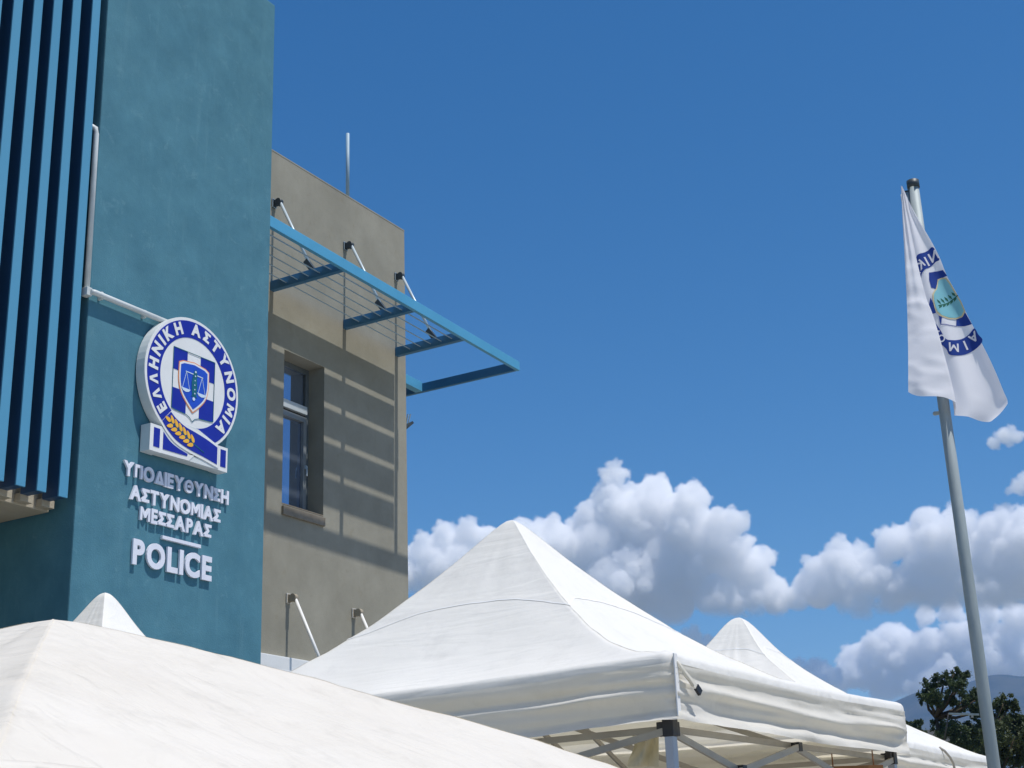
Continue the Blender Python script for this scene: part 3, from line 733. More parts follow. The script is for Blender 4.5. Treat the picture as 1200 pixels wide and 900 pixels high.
        for k in range(4):
            a = Vector((*cs[k], 0)); b = Vector((*cs[(k + 1) % 4], 0)); mid = (a + b) / 2
            nrm = Vector((-(b - a).y, (b - a).x, 0)).normalized()
            for (p, z0, r_, z1, o) in ((a, zt - .01, mid, zt - .01 - drop, .013), (a, zt - .01 - drop, mid, zt - .01, -.013), (mid, zt - .01, b, zt - .01 - drop, .013), (mid, zt - .01 - drop, b, zt - .01, -.013)):
                bm = new(); bar(bm, p + nrm * o + Vector((0, 0, z0)), r_ + nrm * o + Vector((0, 0, z1)), .016, .032); obj('truss_bar', bm, M['truss'], rt)
            bm = new(); bar(bm, a + nrm * .03 + Vector((0, 0, zt + .0)), b + nrm * .03 + Vector((0, 0, zt + .0)), .014, .03); obj('edge_bar', bm, M['truss'], rt)
            for fr in (.25, .5, .75):
                p = a.lerp(b, fr); zc = zt - .01 - (drop / 2 if fr != .5 else 0)
                bm = new(); box(bm, p.x - .024, p.x + .024, p.y - .024, p.y + .024, zc - .024, zc + .024, bev=.004); obj('truss_joint', bm, M['black'], rt)
            hubz = ze + .12
            for zz in (0, 1):
                bm = new(); bar(bm, mid + Vector((0, 0, zt - .02 - drop * zz)), Vector((peak[0], peak[1], ze + (.32 if zz == 0 else .02))), .016, .030); obj('truss_bar', bm, M['truss'], rt)
        bm = new(); tube(bm, [(peak[0], peak[1], ze - .1), (peak[0], peak[1], ze + roofpt(1, 0, 0, 0)[2] - .07)], .02, 8); box(bm, peak[0] - .04, peak[0] + .04, peak[1] - .04, peak[1] + .04, ze + .28, ze + .36); box(bm, peak[0] - .04, peak[0] + .04, peak[1] - .04, peak[1] + .04, ze - .02, ze + .05)
        obj('centre_pole', bm, M['leg'], rt)
    return rt
# the big tent by the wing
C2 = Vector((6.184, 2.781)); B2 = Vector((9.182, 2.594)); u2 = (B2 - C2).normalized(); v2 = Vector((-u2.y, u2.x))
S2X, S2Y = 3.004, 3.75
m2 = C2 + u2 * S2X / 2 + v2 * S2Y / 2
t2 = tent('canopy_tent', 'tall white peaked tent with grey valance and open frame beside the beige wing', (m2.x, m2.y, 0), math.atan2(u2.y, u2.x), S2X, S2Y, 2.60, 1.25, q=1.78, eps=.022, sag=.05, hv=.33, seed=1.3, fold=.026, crease=.006)
# strap with a black end at the near corner of that tent
bm = new(); hx, hy = S2X / 2, S2Y / 2
tube(bm, [(-hx + .01, -hy - .02, 2.55), (-hx + .03, -hy - .04, 2.50), (-hx + .09, -hy - .05, 2.44)], .008, 6, 0)
bar(bm, (-hx + .03, -hy - .035, 2.505), (-hx + .115, -hy - .055, 2.435), .03, .006, up=(0, 1, 0), mi=0)
bar(bm, (-hx + .112, -hy - .055, 2.438), (-hx + .14, -hy - .06, 2.41), .034, .014, up=(0, 1, 0), mi=1)
obj('strap', bm, (M['valance'], M['black']), t2)
bm = new()
for k in range(12):
    pass
box(bm, -hx - .016, -hx + .016, -hy - .020, -hy - .012, 2.30, 2.585, bev=.003); obj('corner_seam', bm, M['seam'], t2)
def hang(o, root):
    o.matrix_parent_inverse = (Matrix.Translation(root.location) @ Matrix.Rotation(root.rotation_euler.z, 4, 'Z')).inverted()
# a loose cream flap tied up beside the near leg
bm = new(); rws = []
for i in range(13):
    f = i / 12; row = []
    for j in range(13):
        g_ = j / 12; px = 741 + 31 * g_ + (3 * math.sin(f * 5) - 3 * f) * (1 - g_); py = 862 + 36 * f
        p = athd(px, py, 7.05 + .05 * math.sin(g_ * 9 + f * 2) + .02 * nz(g_ * 3, f * 3, 1.0)); row.append(bm.verts.new(p))
    rws.append(row)
for i in range(12):
    for j in range(12): bm.faces.new((rws[i][j], rws[i][j + 1], rws[i + 1][j + 1], rws[i + 1][j]))
hang(obj('side_flap', bm, M['flap'], t2, True), t2)
# low near tent
tent('canopy_tent', 'broad low white tent nearest the camera with a rounded creased roof', (3.48, 3.86, 0), 0.0, 3.0, 3.0, 1.917, 0.623, q=0.93, eps=.05, sag=.02, hv=.25, wr=.008, crease=.009, tilt=(.045, .025), fold=.015, seam=None, cloth='cloth_cream', seed=5.1)
tent('canopy_tent', 'small pointed white tent peeking up between the near tent and the blue wall', (7.06, 7.355, 0), 0.0, 1.6, 1.6, 2.62, 1.01, q=1.4, eps=.07, cap=.05, crease=.01, sag=.03, hv=.25, seed=8.4, seam=None, wr=.008)
t4 = tent('canopy_tent', 'white tent with a bell shaped peak standing behind the tall tent near the flagpole', (10.73, 4.235, 0), 0.0, 2.9, 2.9, 2.44, 1.00, q=1.28, eps=.05, sag=.03, hv=.28, seed=11.7, seam=.16, cap=.15, wr=.008)

bm = new(); tube(bm, [aty(px, py, yy) for px, py, yy in ((1101, 876, 2.79), (1107, 880, 2.765), (1113, 887, 2.755), (1117, 894, 2.75), (1119, 902, 2.75), (1119, 912, 2.76))], .009, 7)
hang(obj('strap', bm, M['truss'], t4), t4)

# ------------------------------------------------------------------ flagpole and flag
PD = 6.5; K = PD / 9.2
pb = athd(1165, 900, PD); PX, PY = pb.x, pb.y
PTOP = athd(1069, 214, PD).z
pole = empty('flagpole', (PX, PY, 0)); tag(pole, 'tall galvanised steel flagpole in front of the trees', 'flagpole')
bm = new(); tube(bm, [(PX, PY, 0.015), (PX, PY, 2.6), (PX, PY, PTOP)], .0275, 20, r2=.0245); obj('pole', bm, M['steel'], pole)
bm = new(); tube(bm, [(PX, PY, PTOP - .03), (PX, PY, PTOP + .008)], .029, 18); obj('cap', bm, M['dark'], pole)
bm = new(); box(bm, PX - .15, PX + .15, PY - .15, PY + .15, 0.001, .015, bev=.004); obj('base_plate', bm, M['steel'], pole)
# local frame of the flag: rt = screen right, horizontal
fwd = Vector((PX, PY, 0)).normalized(); rt_ = Vector((fwd.y, -fwd.x, 0)); PV = Vector((PX, PY, 0))
def pp(a, dz, d=0.0): return PV + rt_ * (a * K) - fwd * (d * K) + Vector((0, 0, PTOP + dz * K))
tf = Vector((.77, -.64, 0)).normalized(); nf = Vector((tf.y, -tf.x, 0))      # the flag hangs turned a little from the viewer, towards the sun
if nf.dot(fwd) > 0: nf = -nf
def pl(a, z, d=0.0): return PV + tf * a - fwd * (d * K) + Vector((0, 0, z))
bm = new(); tube(bm, [pp(-.047, -.34), pp(-.047, -.07)], .0115, 10); obj('halyard_rod', bm, M['steel'], pole)
bm = new(); bar(bm, pp(-.066, -.064), pp(0, -.064), .014, .014); ball(bm, pp(-.066, -.075), .010, 2); obj('pulley', bm, M['dark'], pole)
bm = new(); bar(bm, pp(-.060, -1.62), pp(0, -1.62), .014, .014); ball(bm, pp(-.060, -1.62), .010, 2); obj('cleat', bm, M['steel'], pole)
rebase(pole)
# the flag, hanging in two leaves about one long fold
def fp(px, py):
    """photo pixel of the flag as (across, height) on the upright plane through the pole"""
    d = ray(px, py); t = (PV - CAM).dot(nf) / d.dot(nf); p = CAM + d * t
    return (p - PV).dot(tf), p.z
def z4(x, y): return fp(1020 + x * 180 / 506, 190 + y * 320 / 900)
def curve(P):
    pts = lerp_curve(P, 12)
    def at(y):
        for a, b in zip(pts[:-1], pts[1:]):
            if a[1] <= y <= b[1]:
                t = (y - a[1]) / max(1e-6, b[1] - a[1]); return a[0] + (b[0] - a[0]) * t
        return pts[0][0] if y < pts[0][1] else pts[-1][0]
    return at
cl = curve([(106, 112), (110, 200), (118, 340), (126, 500), (130, 640), (131, 787), (131, 870)])
cf = curve([(110, 112), (126, 200), (152, 330), (186, 470), (212, 540), (246, 660), (272, 760), (285, 826), (286, 870)])
cr = curve([(112, 112), (150, 190), (207, 288), (232, 338), (254, 393), (283, 445), (316, 511), (342, 561), (366, 609), (406, 690), (440, 770), (452, 800), (446, 835), (424, 862)])
def depthR(x, y):
    k = (y - 112) / 750
    u = (x - cf(y)) / max(20.0, cr(y) - cf(y))
    return .010 * math.sin(u * 9) * max(0, 1 - k * 1.6) + .055 * k * math.sin(u * 5.2 + 1.1) * min(1, max(0, u * 3 + .2)) - .03 * k - .012 * abs(nz(x * .012, y * .008, 6.0)) * k + .022 * nz(x * .012, y * .006, 2.0) * k
def depthL(x, y):
    k = (y - 112) / 750; u = (x - cl(y)) / max(6.0, cf(y) - cl(y))
    return .045 + .012 * math.sin(u * 12) * max(0, 1 - k * 1.5) - .034 * k * abs(nz(x * .006, y * .018, 8.0)) - .006 * abs(nz(x * .012, y * .045, 3.0)) * k + .05 * k + .05 * k * math.sin(u * 3.3 - .2) + .018 * nz(x * .02, y * .009, 5.0) * k
fl = empty('flag', (PX, PY, PTOP - .8)); tag(fl, 'white police flag drooping in folds from the flagpole with its blue emblem half hidden', 'flag')
bm = new(); NY, NL, NRR = 90, 16, 26
rows = []
for i in range(NY + 1):
    s = i / NY; row = []
    for j in range(NL + 1):
        t = j / NL; yb = 787 + (822 - 787) * t ** .8 + 6 * math.sin(t * 6); y = 112 + (yb - 112) * s
        x = cl(y) + (cf(y) - cl(y)) * t; a, z = z4(x, y); row.append(bm.verts.new(pl(a, z, .11 + depthL(x, y))))
    for j in range(1, 4):                                    # the turn of the fold
        t = j / 4; y = 112 + (826 - 112) * s; x = cf(y) + 2.5 * math.sin(math.pi * t) - 9 * t * s
        a, z = z4(x, y); d0 = depthL(cf(y), y); d1 = depthR(cf(y), y); row.append(bm.verts.new(pl(a, z, .06 + d0 + (d1 - d0) * t)))
    for j in range(NRR + 1):
        t = j / NRR
        yb = (846 + 14 * math.sin(min(1, t * 1.5) * 1.57)) if t < .8 else 860 - (t - .8) / .2 * 52
        y = 112 + (yb - 112) * s; x = cf(y) - 9 * s * (1 - t) + (cr(y) - cf(y)) * t
        a, z = z4(x, y); row.append(bm.verts.new(pl(a, z, .11 + depthR(x, y))))
    rows.append(row)
for i in range(NY):
    for j in range(len(rows[0]) - 1):
        bm.faces.new((rows[i][j], rows[i + 1][j], rows[i + 1][j + 1], rows[i][j + 1]))
cloth = obj('cloth', bm, M['flag'], fl, True)
def gz(x, y): return (1065 + x / 6.43 - 1020) * 506 / 180, (290 + y / 6.43 - 190) * 900 / 320
def decal(name, verts, faces, m, lift, cut=14.0):
    """a print on the cloth: flat polygons in print space, subdivided and laid on the leaf of the flag"""
    bm = new(); vv = [bm.verts.new((x, y, 0)) for x, y in verts]
    for f in faces:
        try: bm.faces.new([vv[i] for i in f])
        except ValueError: pass
    bm.normal_update(); bmesh.ops.triangulate(bm, faces=bm.faces[:])
    for _ in range(4):
        es = [e for e in bm.edges if e.calc_length() > cut]
        if not es: break
        bmesh.ops.subdivide_edges(bm, edges=es, cuts=1); bmesh.ops.triangulate(bm, faces=bm.faces[:])
    for v in bm.verts:
        q = gz(v.co.x, v.co.y); a, z = z4(*q); v.co = pl(a, z, .11 + depthR(*q) + lift)
    bmesh.ops.recalc_face_normals(bm, faces=bm.faces)
    return obj(name, bm, m, cloth, True)
def poly(name, pts, m, lift): return decal(name, pts, [tuple(range(len(pts)))], m, lift)
def smooth_poly(P, n=4): return lerp_curve(list(P) + [P[0]], n)[:-1]
poly('emblem_ring', smooth_poly([(48, 160), (68, 112), (110, 90), (150, 62), (190, 46), (236, 132), (205, 150), (165, 188), (120, 225), (100, 262), (92, 350), (78, 310), (66, 245), (54, 205)]), M['flagblue'], .004)
poly('emblem_ring', smooth_poly([(146, 578), (165, 645), (190, 722), (240, 762), (288, 808), (312, 850), (372, 852), (462, 812), (556, 748), (524, 690), (496, 645), (455, 680), (400, 715), (332, 740), (284, 733), (240, 660), (200, 605), (165, 584)]), M['flagblue'], .004)
poly('emblem_quarter', [(158, 232), (200, 216), (262, 214), (294, 258), (246, 270), (226, 300), (210, 352), (176, 350), (160, 290)], M['flagblue'], .004)
poly('emblem_quarter', [(424, 522), (478, 614), (420, 620), (360, 621), (362, 560)], M['flagblue'], .004)
poly('emblem_quarter', [(170, 425), (192, 470), (210, 540), (180, 543), (150, 548), (156, 480)], M['flagblue'], .004)
poly('emblem_quarter', [(232, 562), (256, 568), (250, 622), (362, 621), (362, 626), (246, 628), (238, 600)], M['flagblue'], .004)
poly('emblem_shield_rim', smooth_poly([(222, 274), (286, 270), (352, 372), (430, 522), (362, 570), (248, 566), (200, 502), (185, 400), (210, 350)], 2), M['flaggold'], .006)
poly('emblem_shield', smooth_poly([(228, 284), (282, 281), (346, 382), (418, 517), (358, 560), (254, 556), (209, 497), (195, 402), (218, 354)], 2), M['flagteal'], .008)
for k in range(5):
    bx, by = 250 + 27 * k, 470 - 15 * k
    poly('emblem_leaf', [(bx, by), (bx - 10, by - 22), (bx - 34, by - 34), (bx - 24, by - 12)], M['flaggreen'], .010)
    poly('emblem_leaf', [(bx + 2, by + 2), (bx + 6, by + 18), (bx - 14, by + 36), (bx - 14, by + 14)], M['flaggreen'], .010)
poly('emblem_stem', [(228, 482), (300, 446), (372, 402), (376, 408), (302, 454), (230, 490)], M['flaggreen'], .0095)
def flag_letter(ch, cx, cy_, ox, oy, hh):
    """seen from the back of the cloth, so mirrored; tops point outwards"""
    L_ = math.hypot(ox, oy); ox, oy = ox / L_, oy / L_; rx, ry = oy, -ox
    v, f, w_ = glyph(ch, .025); k_ = hh / CAP
    decal('emblem_letter', [(cx + p.x * k_ * rx + (p.y - CAP / 2) * k_ * ox, cy_ + p.x * k_ * ry + (p.y - CAP / 2) * k_ * oy) for p in v], f, M['flag'], .0065)
for a_ in (('A', 490, 706, .55, .83, 62), ('I', 430, 760, .42, .9, 66), ('M', 344, 792, .05, 1, 66), ('O', 252, 728, -.55, .83, 50), ('N', 203, 672, -.75, .66, 50),
           ('N', 192, 108, -.5, -.85, 66), ('I', 142, 150, -.5, -.85, 66), ('K', 92, 182, -.75, -.65, 60), ('H', 78, 246, -.98, -.2, 34)): flag_letter(*a_)
# halyard
rebase(fl)
bm = new(); tube(bm, [pp(-.066, -.08), pl(z4(104, 118)[0], z4(104, 118)[1], .05)], .004, 6)
tube(bm, [pl(*z4(104, 118), .05), pl(z4(106, 130)[0], z4(106, 130)[1] - .02, .06)], .005, 6)
tag(obj('halyard', bm, M['pipe']), 'thin pale cord tying the flag to the top of its pole', 'rope')

# ------------------------------------------------------------------ far things
def ridge_pts():
    P = [(700, 905), (850, 880), (950, 862), (1010, 838), (1049, 819), (1079, 807), (1105, 803), (1133, 797), (1157, 789), (1177, 787.5), (1200, 789.5), (1240, 783), (1290, 790), (1360, 806), (1450, 830), (1560, 845), (1700, 870)]
    return lerp_curve(P, 6)
bm = new(); RP = ridge_pts(); DM = 5200.0; rows = []
for px, py in RP:
    d = ray(px, py); h = Vector((d.x, d.y, 0)); el = d.z / h.length; h.normalize()
    zt = CAM.z + el * DM; row = []
    for j in range(26):
        f = j / 25                                   # 0 = foot, .7 = crest, 1 = behind
        dist = DM * (.62 + .54 * f); p = h * dist
        prof = (f / .703) ** 1.35 if f < .703 else 1 - ((f - .703) / .297) ** 1.6 * .5
        z = zt * prof
        w_ = math.sin(min(1, f / .703) * math.pi)
        z += w_ * zt * (.16 * nz(p.x * .0022, p.y * .0022, 1.0) + .10 * nz(p.x * .006, p.y * .006, 2.0) - .08 * abs(nz(p.x * .011, p.y * .011, 3.0)))
        row.append(bm.verts.new((p.x, p.y, max(z, -2) if f > 0 else -3)))
    rows.append(row)
for i in range(len(rows) - 1):
    for j in range(25): bm.faces.new((rows[i][j], rows[i + 1][j], rows[i + 1][j + 1], rows[i][j + 1]))
bmesh.ops.recalc_face_normals(bm, faces=bm.faces)
tag(obj('mountain', bm, M['mountain'], None, True), kind='structure')

def tree(name, label, px, top_py, dist, clumps, leaf, trunk_r, nleaf, lsz, limbs, seed, cat='tree', lean=0.0, foot_z=0.0):
    """clumps: (px, py, radius px, weight); limbs drawn from the trunk to the clumps"""
    rnd = random.Random(seed)
    base = athd(px, 1000, dist); bx, by = base.x, base.y
    r = empty(name, (bx, by, 0)); tag(r, label, cat, 'trees beyond the tents')
    sc_ = dist / FPX * 1.05
    d = Vector((bx, by, 0)).normalized(); rr = Vector((d.y, -d.x, 0))
    ztop = athd(px, top_py, dist).z
    cents = []
    for cx, cyp, cr_, wgt in clumps:
        p = athd(cx, cyp, dist) + d * rnd.uniform(-1, 1) * cr_ * sc_ * 2.2
        cents.append((p, cr_ * sc_, wgt))
    bm = new()
    zfork = ztop * .55
    tp = [Vector((bx, by, 0))] + [Vector((bx, by, 0)) + rr * (lean * k + rnd.uniform(-.08, .08)) + Vector((0, 0, ztop * .2 * k)) for k in (1, 2, 3, 4)]
    tube(bm, tp, trunk_r, 9, r2=trunk_r * .35)
    for p, rad, wgt in cents[:limbs]:
        s = tp[2].lerp(tp[4], rnd.uniform(.0, .8)); s = min(tp[1:], key=lambda q: abs(q.z - (p.z - rad * 2.2)))
        m_ = s.lerp(p, .55) + Vector((rnd.uniform(-.2, .2), rnd.uniform(-.2, .2), -rad * .35))
        tube(bm, [s, m_, p], trunk_r * .42, 6, r2=trunk_r * .12)
    obj('trunk', bm, M['bark'], r)
    bm = new(); tw = sum(w_ for _, _, w_ in cents)
    for p, rad, wgt in cents:
        subs = [(p + Vector((max(-1.5, min(1.5, rnd.gauss(0, 1))), max(-1.5, min(1.5, rnd.gauss(0, 1))), max(-1.1, min(1.1, rnd.gauss(0, .75))))) * rad * .62, rad * rnd.uniform(.14, .40)) for _ in range(16)]
        for _ in range(int(nleaf * wgt / tw)):
            c, sr = rnd.choice(subs)
            v = Vector((rnd.gauss(0, 1), rnd.gauss(0, 1), rnd.gauss(0, 1))).normalized() * sr * abs(rnd.gauss(.55, .5))
            q = c + v; s = lsz * rnd.uniform(.6, 1.35)
            n_ = Vector((rnd.gauss(0, 1), rnd.gauss(0, 1), rnd.gauss(.5, 1))).normalized(); t1 = n_.orthogonal().normalized(); t2_ = n_.cross(t1)
            an = rnd.uniform(0, 6.28); a1 = t1 * math.cos(an) + t2_ * math.sin(an); a2 = n_.cross(a1)
            bm.faces.new([bm.verts.new(q + a1 * s), bm.verts.new(q + a2 * s * .5), bm.verts.new(q - a1 * s), bm.verts.new(q - a2 * s * .5)])
    obj('crown', bm, M[leaf], r)
    rebase(r)
    return r
z6 = lambda x, y, r, w_=1.0: (1040 + x / 6.43, 760 + y / 6.43, r / 6.43, w_)
tree('broadleaf_tree', 'tall dark open crowned tree just left of the flagpole', 1119, 786, 78, [
    z6(500, 200, 48), z6(575, 215, 42), z6(430, 235, 55), z6(330, 290, 62, 1.3), z6(290, 370, 48), z6(370, 400, 70, 1.5), z6(520, 300, 60), z6(600, 350, 75, 1.6), z6(660, 400, 60),
    z6(480, 390, 40, .5), z6(560, 430, 60, .9), z6(680, 480, 55, 1.1), z6(600, 610, 60), z6(680, 590, 75, 1.4), z6(440, 580, 75, 1.5), z6(500, 660, 90, 1.8), z6(620, 700, 100, 2.2), z6(400, 620, 50)],
    'leaf', .26, 34000, .070, 13, 3)
tree('broadleaf_tree', 'dense rounded dark green tree right of the flagpole', 1182, 815, 70, [
    z6(880, 400, 55), z6(930, 420, 50), z6(850, 450, 50), z6(870, 530, 80, 1.6), z6(960, 520, 85, 1.7), z6(1040, 560, 80, 1.4), z6(840, 640, 95, 2), z6(960, 660, 110, 2.4), z6(1060, 690, 100, 2), z6(880, 770, 110, 2.2), z6(1010, 800, 110, 2.2), z6(1120, 640, 90), z6(800, 730, 70)],
    'leaf2', .24, 36000, .068, 9, 5)
tree('broadleaf_tree', 'low dark bushy tree filling the gap behind the flagpole', 1150, 850, 84, [
    z6(700, 650, 70), z6(650, 740, 90, 1.5), z6(760, 700, 80, 1.5), z6(560, 720, 80, 1.2), z6(740, 800, 80, 1.5), z6(660, 830, 80, 1.5), z6(840, 830, 90)], 'leaf', .2, 20000, .075, 6, 9)
tree('shrub', 'small dark shrub at the left foot of the tall tree', 1070, 843, 88, [
    z6(180, 590, 40), z6(245, 555, 24, .5), z6(215, 610, 36), z6(150, 630, 45), z6(270, 690, 60, 1.2), z6(120, 700, 60)], 'leaf', .12, 8000, .07, 4, 12, cat='shrub')
# far house
hb = athd(1092, 1000, 120); d = Vector((hb.x, hb.y, 0)).normalized(); rr = Vector((d.y, -d.x, 0)); hz = athd(1085, 852.5, 120).z
ho = empty('house', (hb.x, hb.y, 0)); tag(ho, 'far house with a low grey roof showing between shrub and tall tree', 'house')
def hbx(bm, a0, a1, d0, d1, z0, z1):
    vs_ = [bm.verts.new(Vector((hb.x, hb.y, 0)) + rr * a + d * e + Vector((0, 0, z))) for z in (z0, z1) for a, e in ((a0, d0), (a1, d0), (a1, d1), (a0, d1))]
    for f in ((3, 2, 1, 0), (4, 5, 6, 7), (0, 1, 5, 4), (1, 2, 6, 5), (2, 3, 7, 6), (3, 0, 4, 7)): bm.faces.new([vs_[i] for i in f])
bm = new(); hbx(bm, -3.2, 3.4, 0, 8, 0, hz - 1.9); obj('wall', bm, M['farwall'], ho)
bm = new(); hbx(bm, -3.5, 3.7, -.4, 8.4, hz - 1.89, hz - .22); obj('roof', bm, M['roof'], ho)
bm = new(); hbx(bm, -2.2, .3, -.5, 8.5, hz - .21, hz); obj('roof_edge', bm, M['sign'], ho)
for a in (-2, 0.2, 2.2):
    bm = new(); hbx(bm, a - .45, a + .45, -.04, -.005, hz - 4.2, hz - 2.7); obj('window', bm, M['frame'], ho)
rebase(ho)
# street lamp among the trees
LD = 62; lb = athd(1123, 1000, LD); lt = athd(1112, 835.5, LD); le = athd(1147.5, 836.5, LD)
sl = empty('street_lamp', (lb.x, lb.y, 0)); tag(sl, 'street lamp with a flat horizontal arm in front of the tall dark tree', 'street lamp')
d = Vector((lb.x, lb.y, 0)).normalized(); rr = Vector((d.y, -d.x, 0))
kn = Vector((lb.x, lb.y, lt.z - 1.1))
bm = new(); tube(bm, [(lb.x, lb.y, 0), kn, kn + Vector((0, 0, .05))], .06, 8, r2=.04); tube(bm, [kn, lt.lerp(kn, .45) , lt], .03, 8); obj('post', bm, M['post'], sl)
bm = new(); bar(bm, lt - Vector((0, 0, .03)), le - Vector((0, 0, .03)), .16, .07); obj('arm', bm, M['steel'], sl)
bm = new(); bar(bm, lt.lerp(le, .72) - Vector((0, 0, .11)), lt.lerp(le, .8) - Vector((0, 0, .11)), .14, .09); obj('lamp_head', bm, M['farwall'], sl)
rebase(sl)
# brown board hanging at the far corner of the tall tent
p0 = athd(966, 898.5, 8.9); p1 = athd(1034, 896.5, 8.95)
bm = new(); bar(bm, p0 - Vector((0, 0, .10)), p1 - Vector((0, 0, .10)), .03, .20)
for q in (p0.lerp(p1, .15), p0.lerp(p1, .85)): tube(bm, [q - Vector((0, 0, .02)), Vector((q.x, q.y, 2.27))], .004, 5)
tag(obj('board', bm, M['wood']), 'brown wooden board hanging low under the right end of the tall tent', 'board')

# ------------------------------------------------------------------ clouds: real volumes of cauliflower puffs
def cloud_mat():
    m = bpy.data.materials.new('cloud'); m.use_nodes = True; t = m.node_tree; t.nodes.clear()
    o = t.nodes.new('ShaderNodeOutputMaterial'); v = t.nodes.new('ShaderNodeVolumePrincipled')
    v.inputs['Color'].default_value = (0.999, 0.999, 0.999, 1); v.inputs['Anisotropy'].default_value = 0.0
    v.inputs['Density Attribute'].default_value = ''
    at = t.nodes.new('ShaderNodeAttribute'); at.attribute_name = 'density'
    tc = t.nodes.new('ShaderNodeTexCoord')
    n = t.nodes.new('ShaderNodeTexNoise'); n.inputs['Scale'].default_value = 0.015; n.inputs['Detail'].default_value = 7; n.inputs['Roughness'].default_value = .70
    t.links.new(tc.outputs['Object'], n.inputs['Vector'])
    mr = t.nodes.new('ShaderNodeMapRange'); mr.inputs['From Min'].default_value = .37; mr.inputs['From Max'].default_value = .445
    t.links.new(n.outputs['Fac'], mr.inputs['Value'])
    mu = t.nodes.new('ShaderNodeMath'); mu.operation = 'MULTIPLY'; t.links.new(at.outputs['Fac'], mu.inputs[0]); t.links.new(mr.outputs[0], mu.inputs[1])
    m2_ = t.nodes.new('ShaderNodeMath'); m2_.operation = 'MULTIPLY'; m2_.inputs[1].default_value = CLOUD_DENS
    sp = t.nodes.new('ShaderNodeSeparateXYZ'); t.links.new(tc.outputs['Object'], sp.inputs[0])
    n2 = t.nodes.new('ShaderNodeTexNoise'); n2.inputs['Scale'].default_value = 0.006; n2.inputs['Detail'].default_value = 3; t.links.new(tc.outputs['Object'], n2.inputs['Vector'])
    ma = t.nodes.new('ShaderNodeMath'); ma.operation = 'MULTIPLY_ADD'; ma.inputs[1].default_value = 260.0; t.links.new(n2.outputs['Fac'], ma.inputs[0]); t.links.new(sp.outputs['Z'], ma.inputs[2])
    r3 = t.nodes.new('ShaderNodeMapRange'); r3.inputs['From Min'].default_value = 120.0; r3.inputs['From Max'].default_value = 300.0; t.links.new(ma.outputs[0], r3.inputs['Value'])
    m3 = t.nodes.new('ShaderNodeMath'); m3.operation = 'MULTIPLY'; t.links.new(mu.outputs[0], m3.inputs[0]); t.links.new(r3.outputs[0], m3.inputs[1])
    t.links.new(m3.outputs[0], m2_.inputs[0]); t.links.new(m2_.outputs[0], v.inputs['Density'])
    t.links.new(v.outputs[0], o.inputs['Volume'])
    return m
CLOUD_DENS = 0.024
CM = cloud_mat(); CDIST = 8200.0
def cloud(label, blobs, seed, depth=.7, voxel=8.0, flat=None, CDIST=8200.0):
    rnd = random.Random(seed); pts = []
    c0 = athd(sum(b[0] for b in blobs) / len(blobs), sum(b[1] for b in blobs) / len(blobs), CDIST)
    fw = Vector((c0.x, c0.y, 0)).normalized(); s = CDIST / FPX * 1.05
    for px, py, r in blobs:
        c = athd(px, py, CDIST) + fw * rnd.uniform(-.6, .6) * r * s * depth; R0 = r * s
        pts.append((c, R0 * .86))
        for _ in range(9):
            v = Vector((rnd.gauss(0, 1), rnd.gauss(0, 1), rnd.gauss(.25, .8))).normalized(); R1 = R0 * rnd.uniform(.28, .46)
            c1 = c + v * (R0 * .80); pts.append((c1, R1))
            for _ in range(7):
                v2_ = (v * .6 + Vector((rnd.gauss(0, 1), rnd.gauss(0, 1), rnd.gauss(.2, .8))).normalized()).normalized(); R2 = R1 * rnd.uniform(.25, .5)
                c2 = c1 + v2_ * R1 * .88; pts.append((c2, R2))
                if R2 > 13:
                    for _ in range(3):
                        v3 = (v2_ + Vector((rnd.gauss(0, 1), rnd.gauss(0, 1), rnd.gauss(0, 1))).normalized()).normalized(); pts.append((c2 + v3 * R2 * .9, R2 * rnd.uniform(.3, .5)))
    if flat is not None:
        zf = athd(*flat, CDIST).z
        pts = [(c, r) for c, r in pts if c.z + r > zf - 60]; c0.z = zf
    else: c0.z = min(c.z - r for c, r in pts) - 160
    me = bpy.data.meshes.new('cloud'); me.from_pydata([tuple(c - c0) for c, r in pts], [], [])
    a = me.attributes.new('puff', 'FLOAT', 'POINT'); a.data.foreach_set('value', [r for c, r in pts])
    o = bpy.data.objects.new('clouds', me); col.objects.link(o); o.location = c0
    ng = bpy.data.node_groups.new('cloud_volume', 'GeometryNodeTree')
    ng.interface.new_socket('Geometry', in_out='INPUT', socket_type='NodeSocketGeometry'); ng.interface.new_socket('Geometry', in_out='OUTPUT', socket_type='NodeSocketGeometry')
    gi = ng.nodes.new('NodeGroupInput'); go = ng.nodes.new('NodeGroupOutput')
    na = ng.nodes.new('GeometryNodeInputNamedAttribute'); na.data_type = 'FLOAT'; na.inputs[0].default_value = 'puff'
    mp = ng.nodes.new('GeometryNodeMeshToPoints'); pv = ng.nodes.new('GeometryNodePointsToVolume'); pv.resolution_mode = 'VOXEL_SIZE'
    sm = ng.nodes.new('GeometryNodeSetMaterial'); sm.inputs['Material'].default_value = CM
    pv.inputs['Voxel Size'].default_value = voxel; pv.inputs['Density'].default_value = 1.0
    ng.links.new(gi.outputs[0], mp.inputs['Mesh']); ng.links.new(na.outputs[0], mp.inputs['Radius'])
    ng.links.new(mp.outputs[0], pv.inputs['Points']); ng.links.new(na.outputs[0], pv.inputs['Radius'])
    ng.links.new(pv.outputs[0], sm.inputs['Geometry']); ng.links.new(sm.outputs[0], go.inputs[0])
    md = o.modifiers.new('volume', 'NODES'); md.node_group = ng; me.materials.append(CM)
    tag(o, label, 'cloud', kind='stuff')
    return o
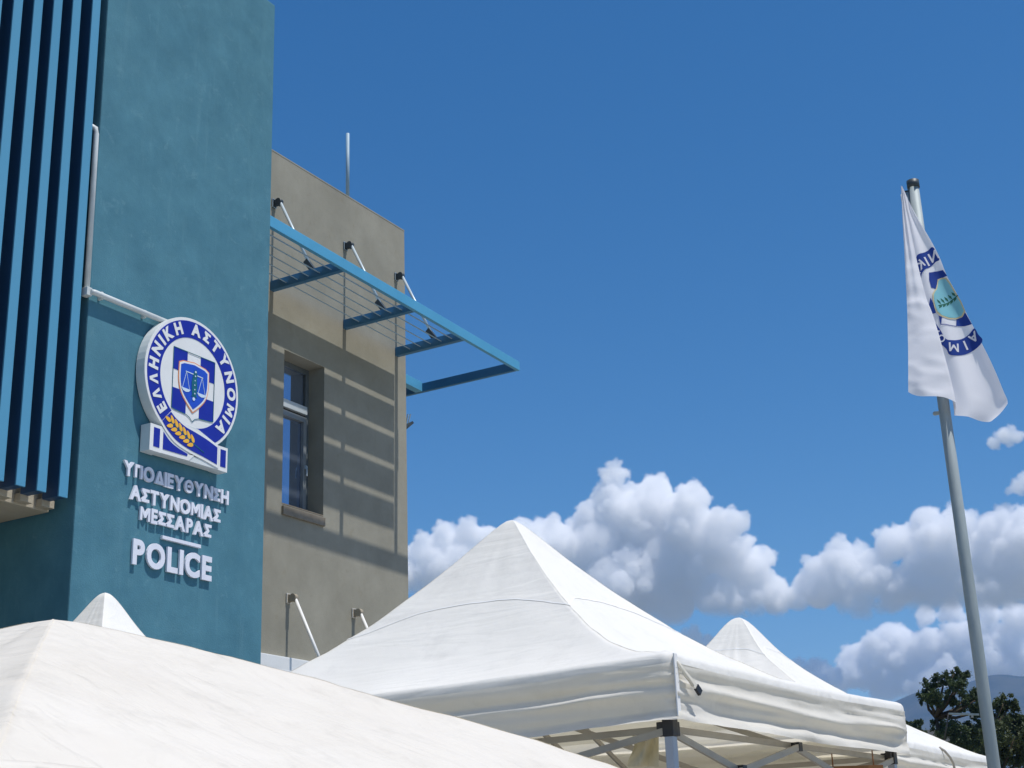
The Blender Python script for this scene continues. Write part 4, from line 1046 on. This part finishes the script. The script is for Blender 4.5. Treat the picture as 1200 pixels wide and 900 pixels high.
if CLOUDS:
    cloud('largest towering white cloud behind the peak of the tall tent', [(720, 560, 17), (730, 583, 20), (716, 592, 24), (768, 580, 24), (745, 610, 40), (800, 612, 38), (830, 640, 42), (780, 660, 55), (700, 645, 40), (655, 640, 28), (870, 668, 34), (890, 700, 26), (840, 702, 30), (720, 690, 45), (640, 670, 34), (780, 705, 38), (645, 625, 22), (690, 615, 26), (865, 645, 20), (905, 690, 22), (700, 705, 40)], 1, flat=(760, 730))
    cloud('smaller puffed cloud joined low to the right of the largest one', [(1005, 650, 16), (985, 668, 26), (960, 690, 26), (1020, 680, 26), (935, 702, 18), (1045, 705, 18), (1000, 705, 24), (910, 706, 18), (985, 645, 16), (1025, 660, 20), (1055, 690, 20), (960, 670, 20)], 2, flat=(980, 726))
    cloud('grey white cloud bank behind the flagpole', [(1085, 612, 20), (1060, 632, 22), (1120, 618, 24), (1165, 622, 26), (1110, 650, 36), (1160, 660, 40), (1205, 640, 36), (1080, 665, 26), (1200, 680, 40), (1130, 690, 34), (1250, 650, 40), (1045, 640, 22), (1060, 690, 28), (1095, 700, 30), (1170, 705, 36), (1190, 625, 30)], 3, flat=(1130, 712))
    cloud('low bulging cloud just above the mountain left of the tall tree', [(1042, 745, 17), (1025, 768, 24), (1060, 770, 30), (1000, 790, 20), (1095, 760, 26), (1135, 752, 26), (1175, 760, 26), (1085, 792, 30), (1040, 800, 26), (1130, 785, 30), (1210, 770, 28), (970, 800, 18), (1055, 752, 20), (1010, 775, 24), (1150, 775, 30), (1190, 790, 30), (1100, 810, 36), (1085, 722, 13), (1115, 716, 15), (1155, 722, 18), (1195, 728, 22)], 4, flat=(1080, 822), voxel=14.0, CDIST=12500.0)
    cloud('tiny cloud near the lower tip of the flag', [(1178, 510, 12), (1165, 520, 9), (1192, 512, 9)], 5, voxel=7)
    cloud('little cloud fragment at the right edge under the flag', [(1192, 570, 10), (1204, 566, 12), (1183, 575, 6)], 6, voxel=7)
    cloud('cloud showing between the beige wing and the tall tent', [(548, 626, 18), (520, 638, 24), (572, 634, 22), (495, 652, 24), (540, 665, 34), (592, 645, 28), (470, 675, 26), (515, 680, 30), (612, 625, 20)], 7, flat=(530, 705))
    cloud('small grey cloud just left of the bell shaped tent peak', [(812, 748, 13), (830, 752, 10), (795, 752, 9), (820, 764, 14)], 8, voxel=8)
    cloud('small low cloud just right of the bell shaped tent peak', [(955, 785, 15), (935, 780, 10), (975, 795, 14), (960, 800, 16)], 9, voxel=8)

# ------------------------------------------------------------------ haze
if HAZE:
    bm = new(); box(bm, -600, 7200, -3600, 5200, -2, 760)
    hm = bpy.data.materials.new('haze'); hm.use_nodes = True; t = hm.node_tree; t.nodes.clear()
    o = t.nodes.new('ShaderNodeOutputMaterial'); v = t.nodes.new('ShaderNodeVolumePrincipled')
    v.inputs['Color'].default_value = (0.26, 0.52, 1.0, 1); v.inputs['Density'].default_value = HAZE; v.inputs['Anisotropy'].default_value = 0.0
    t.links.new(v.outputs[0], o.inputs['Volume'])
    tag(obj('haze', bm, hm), kind='stuff')
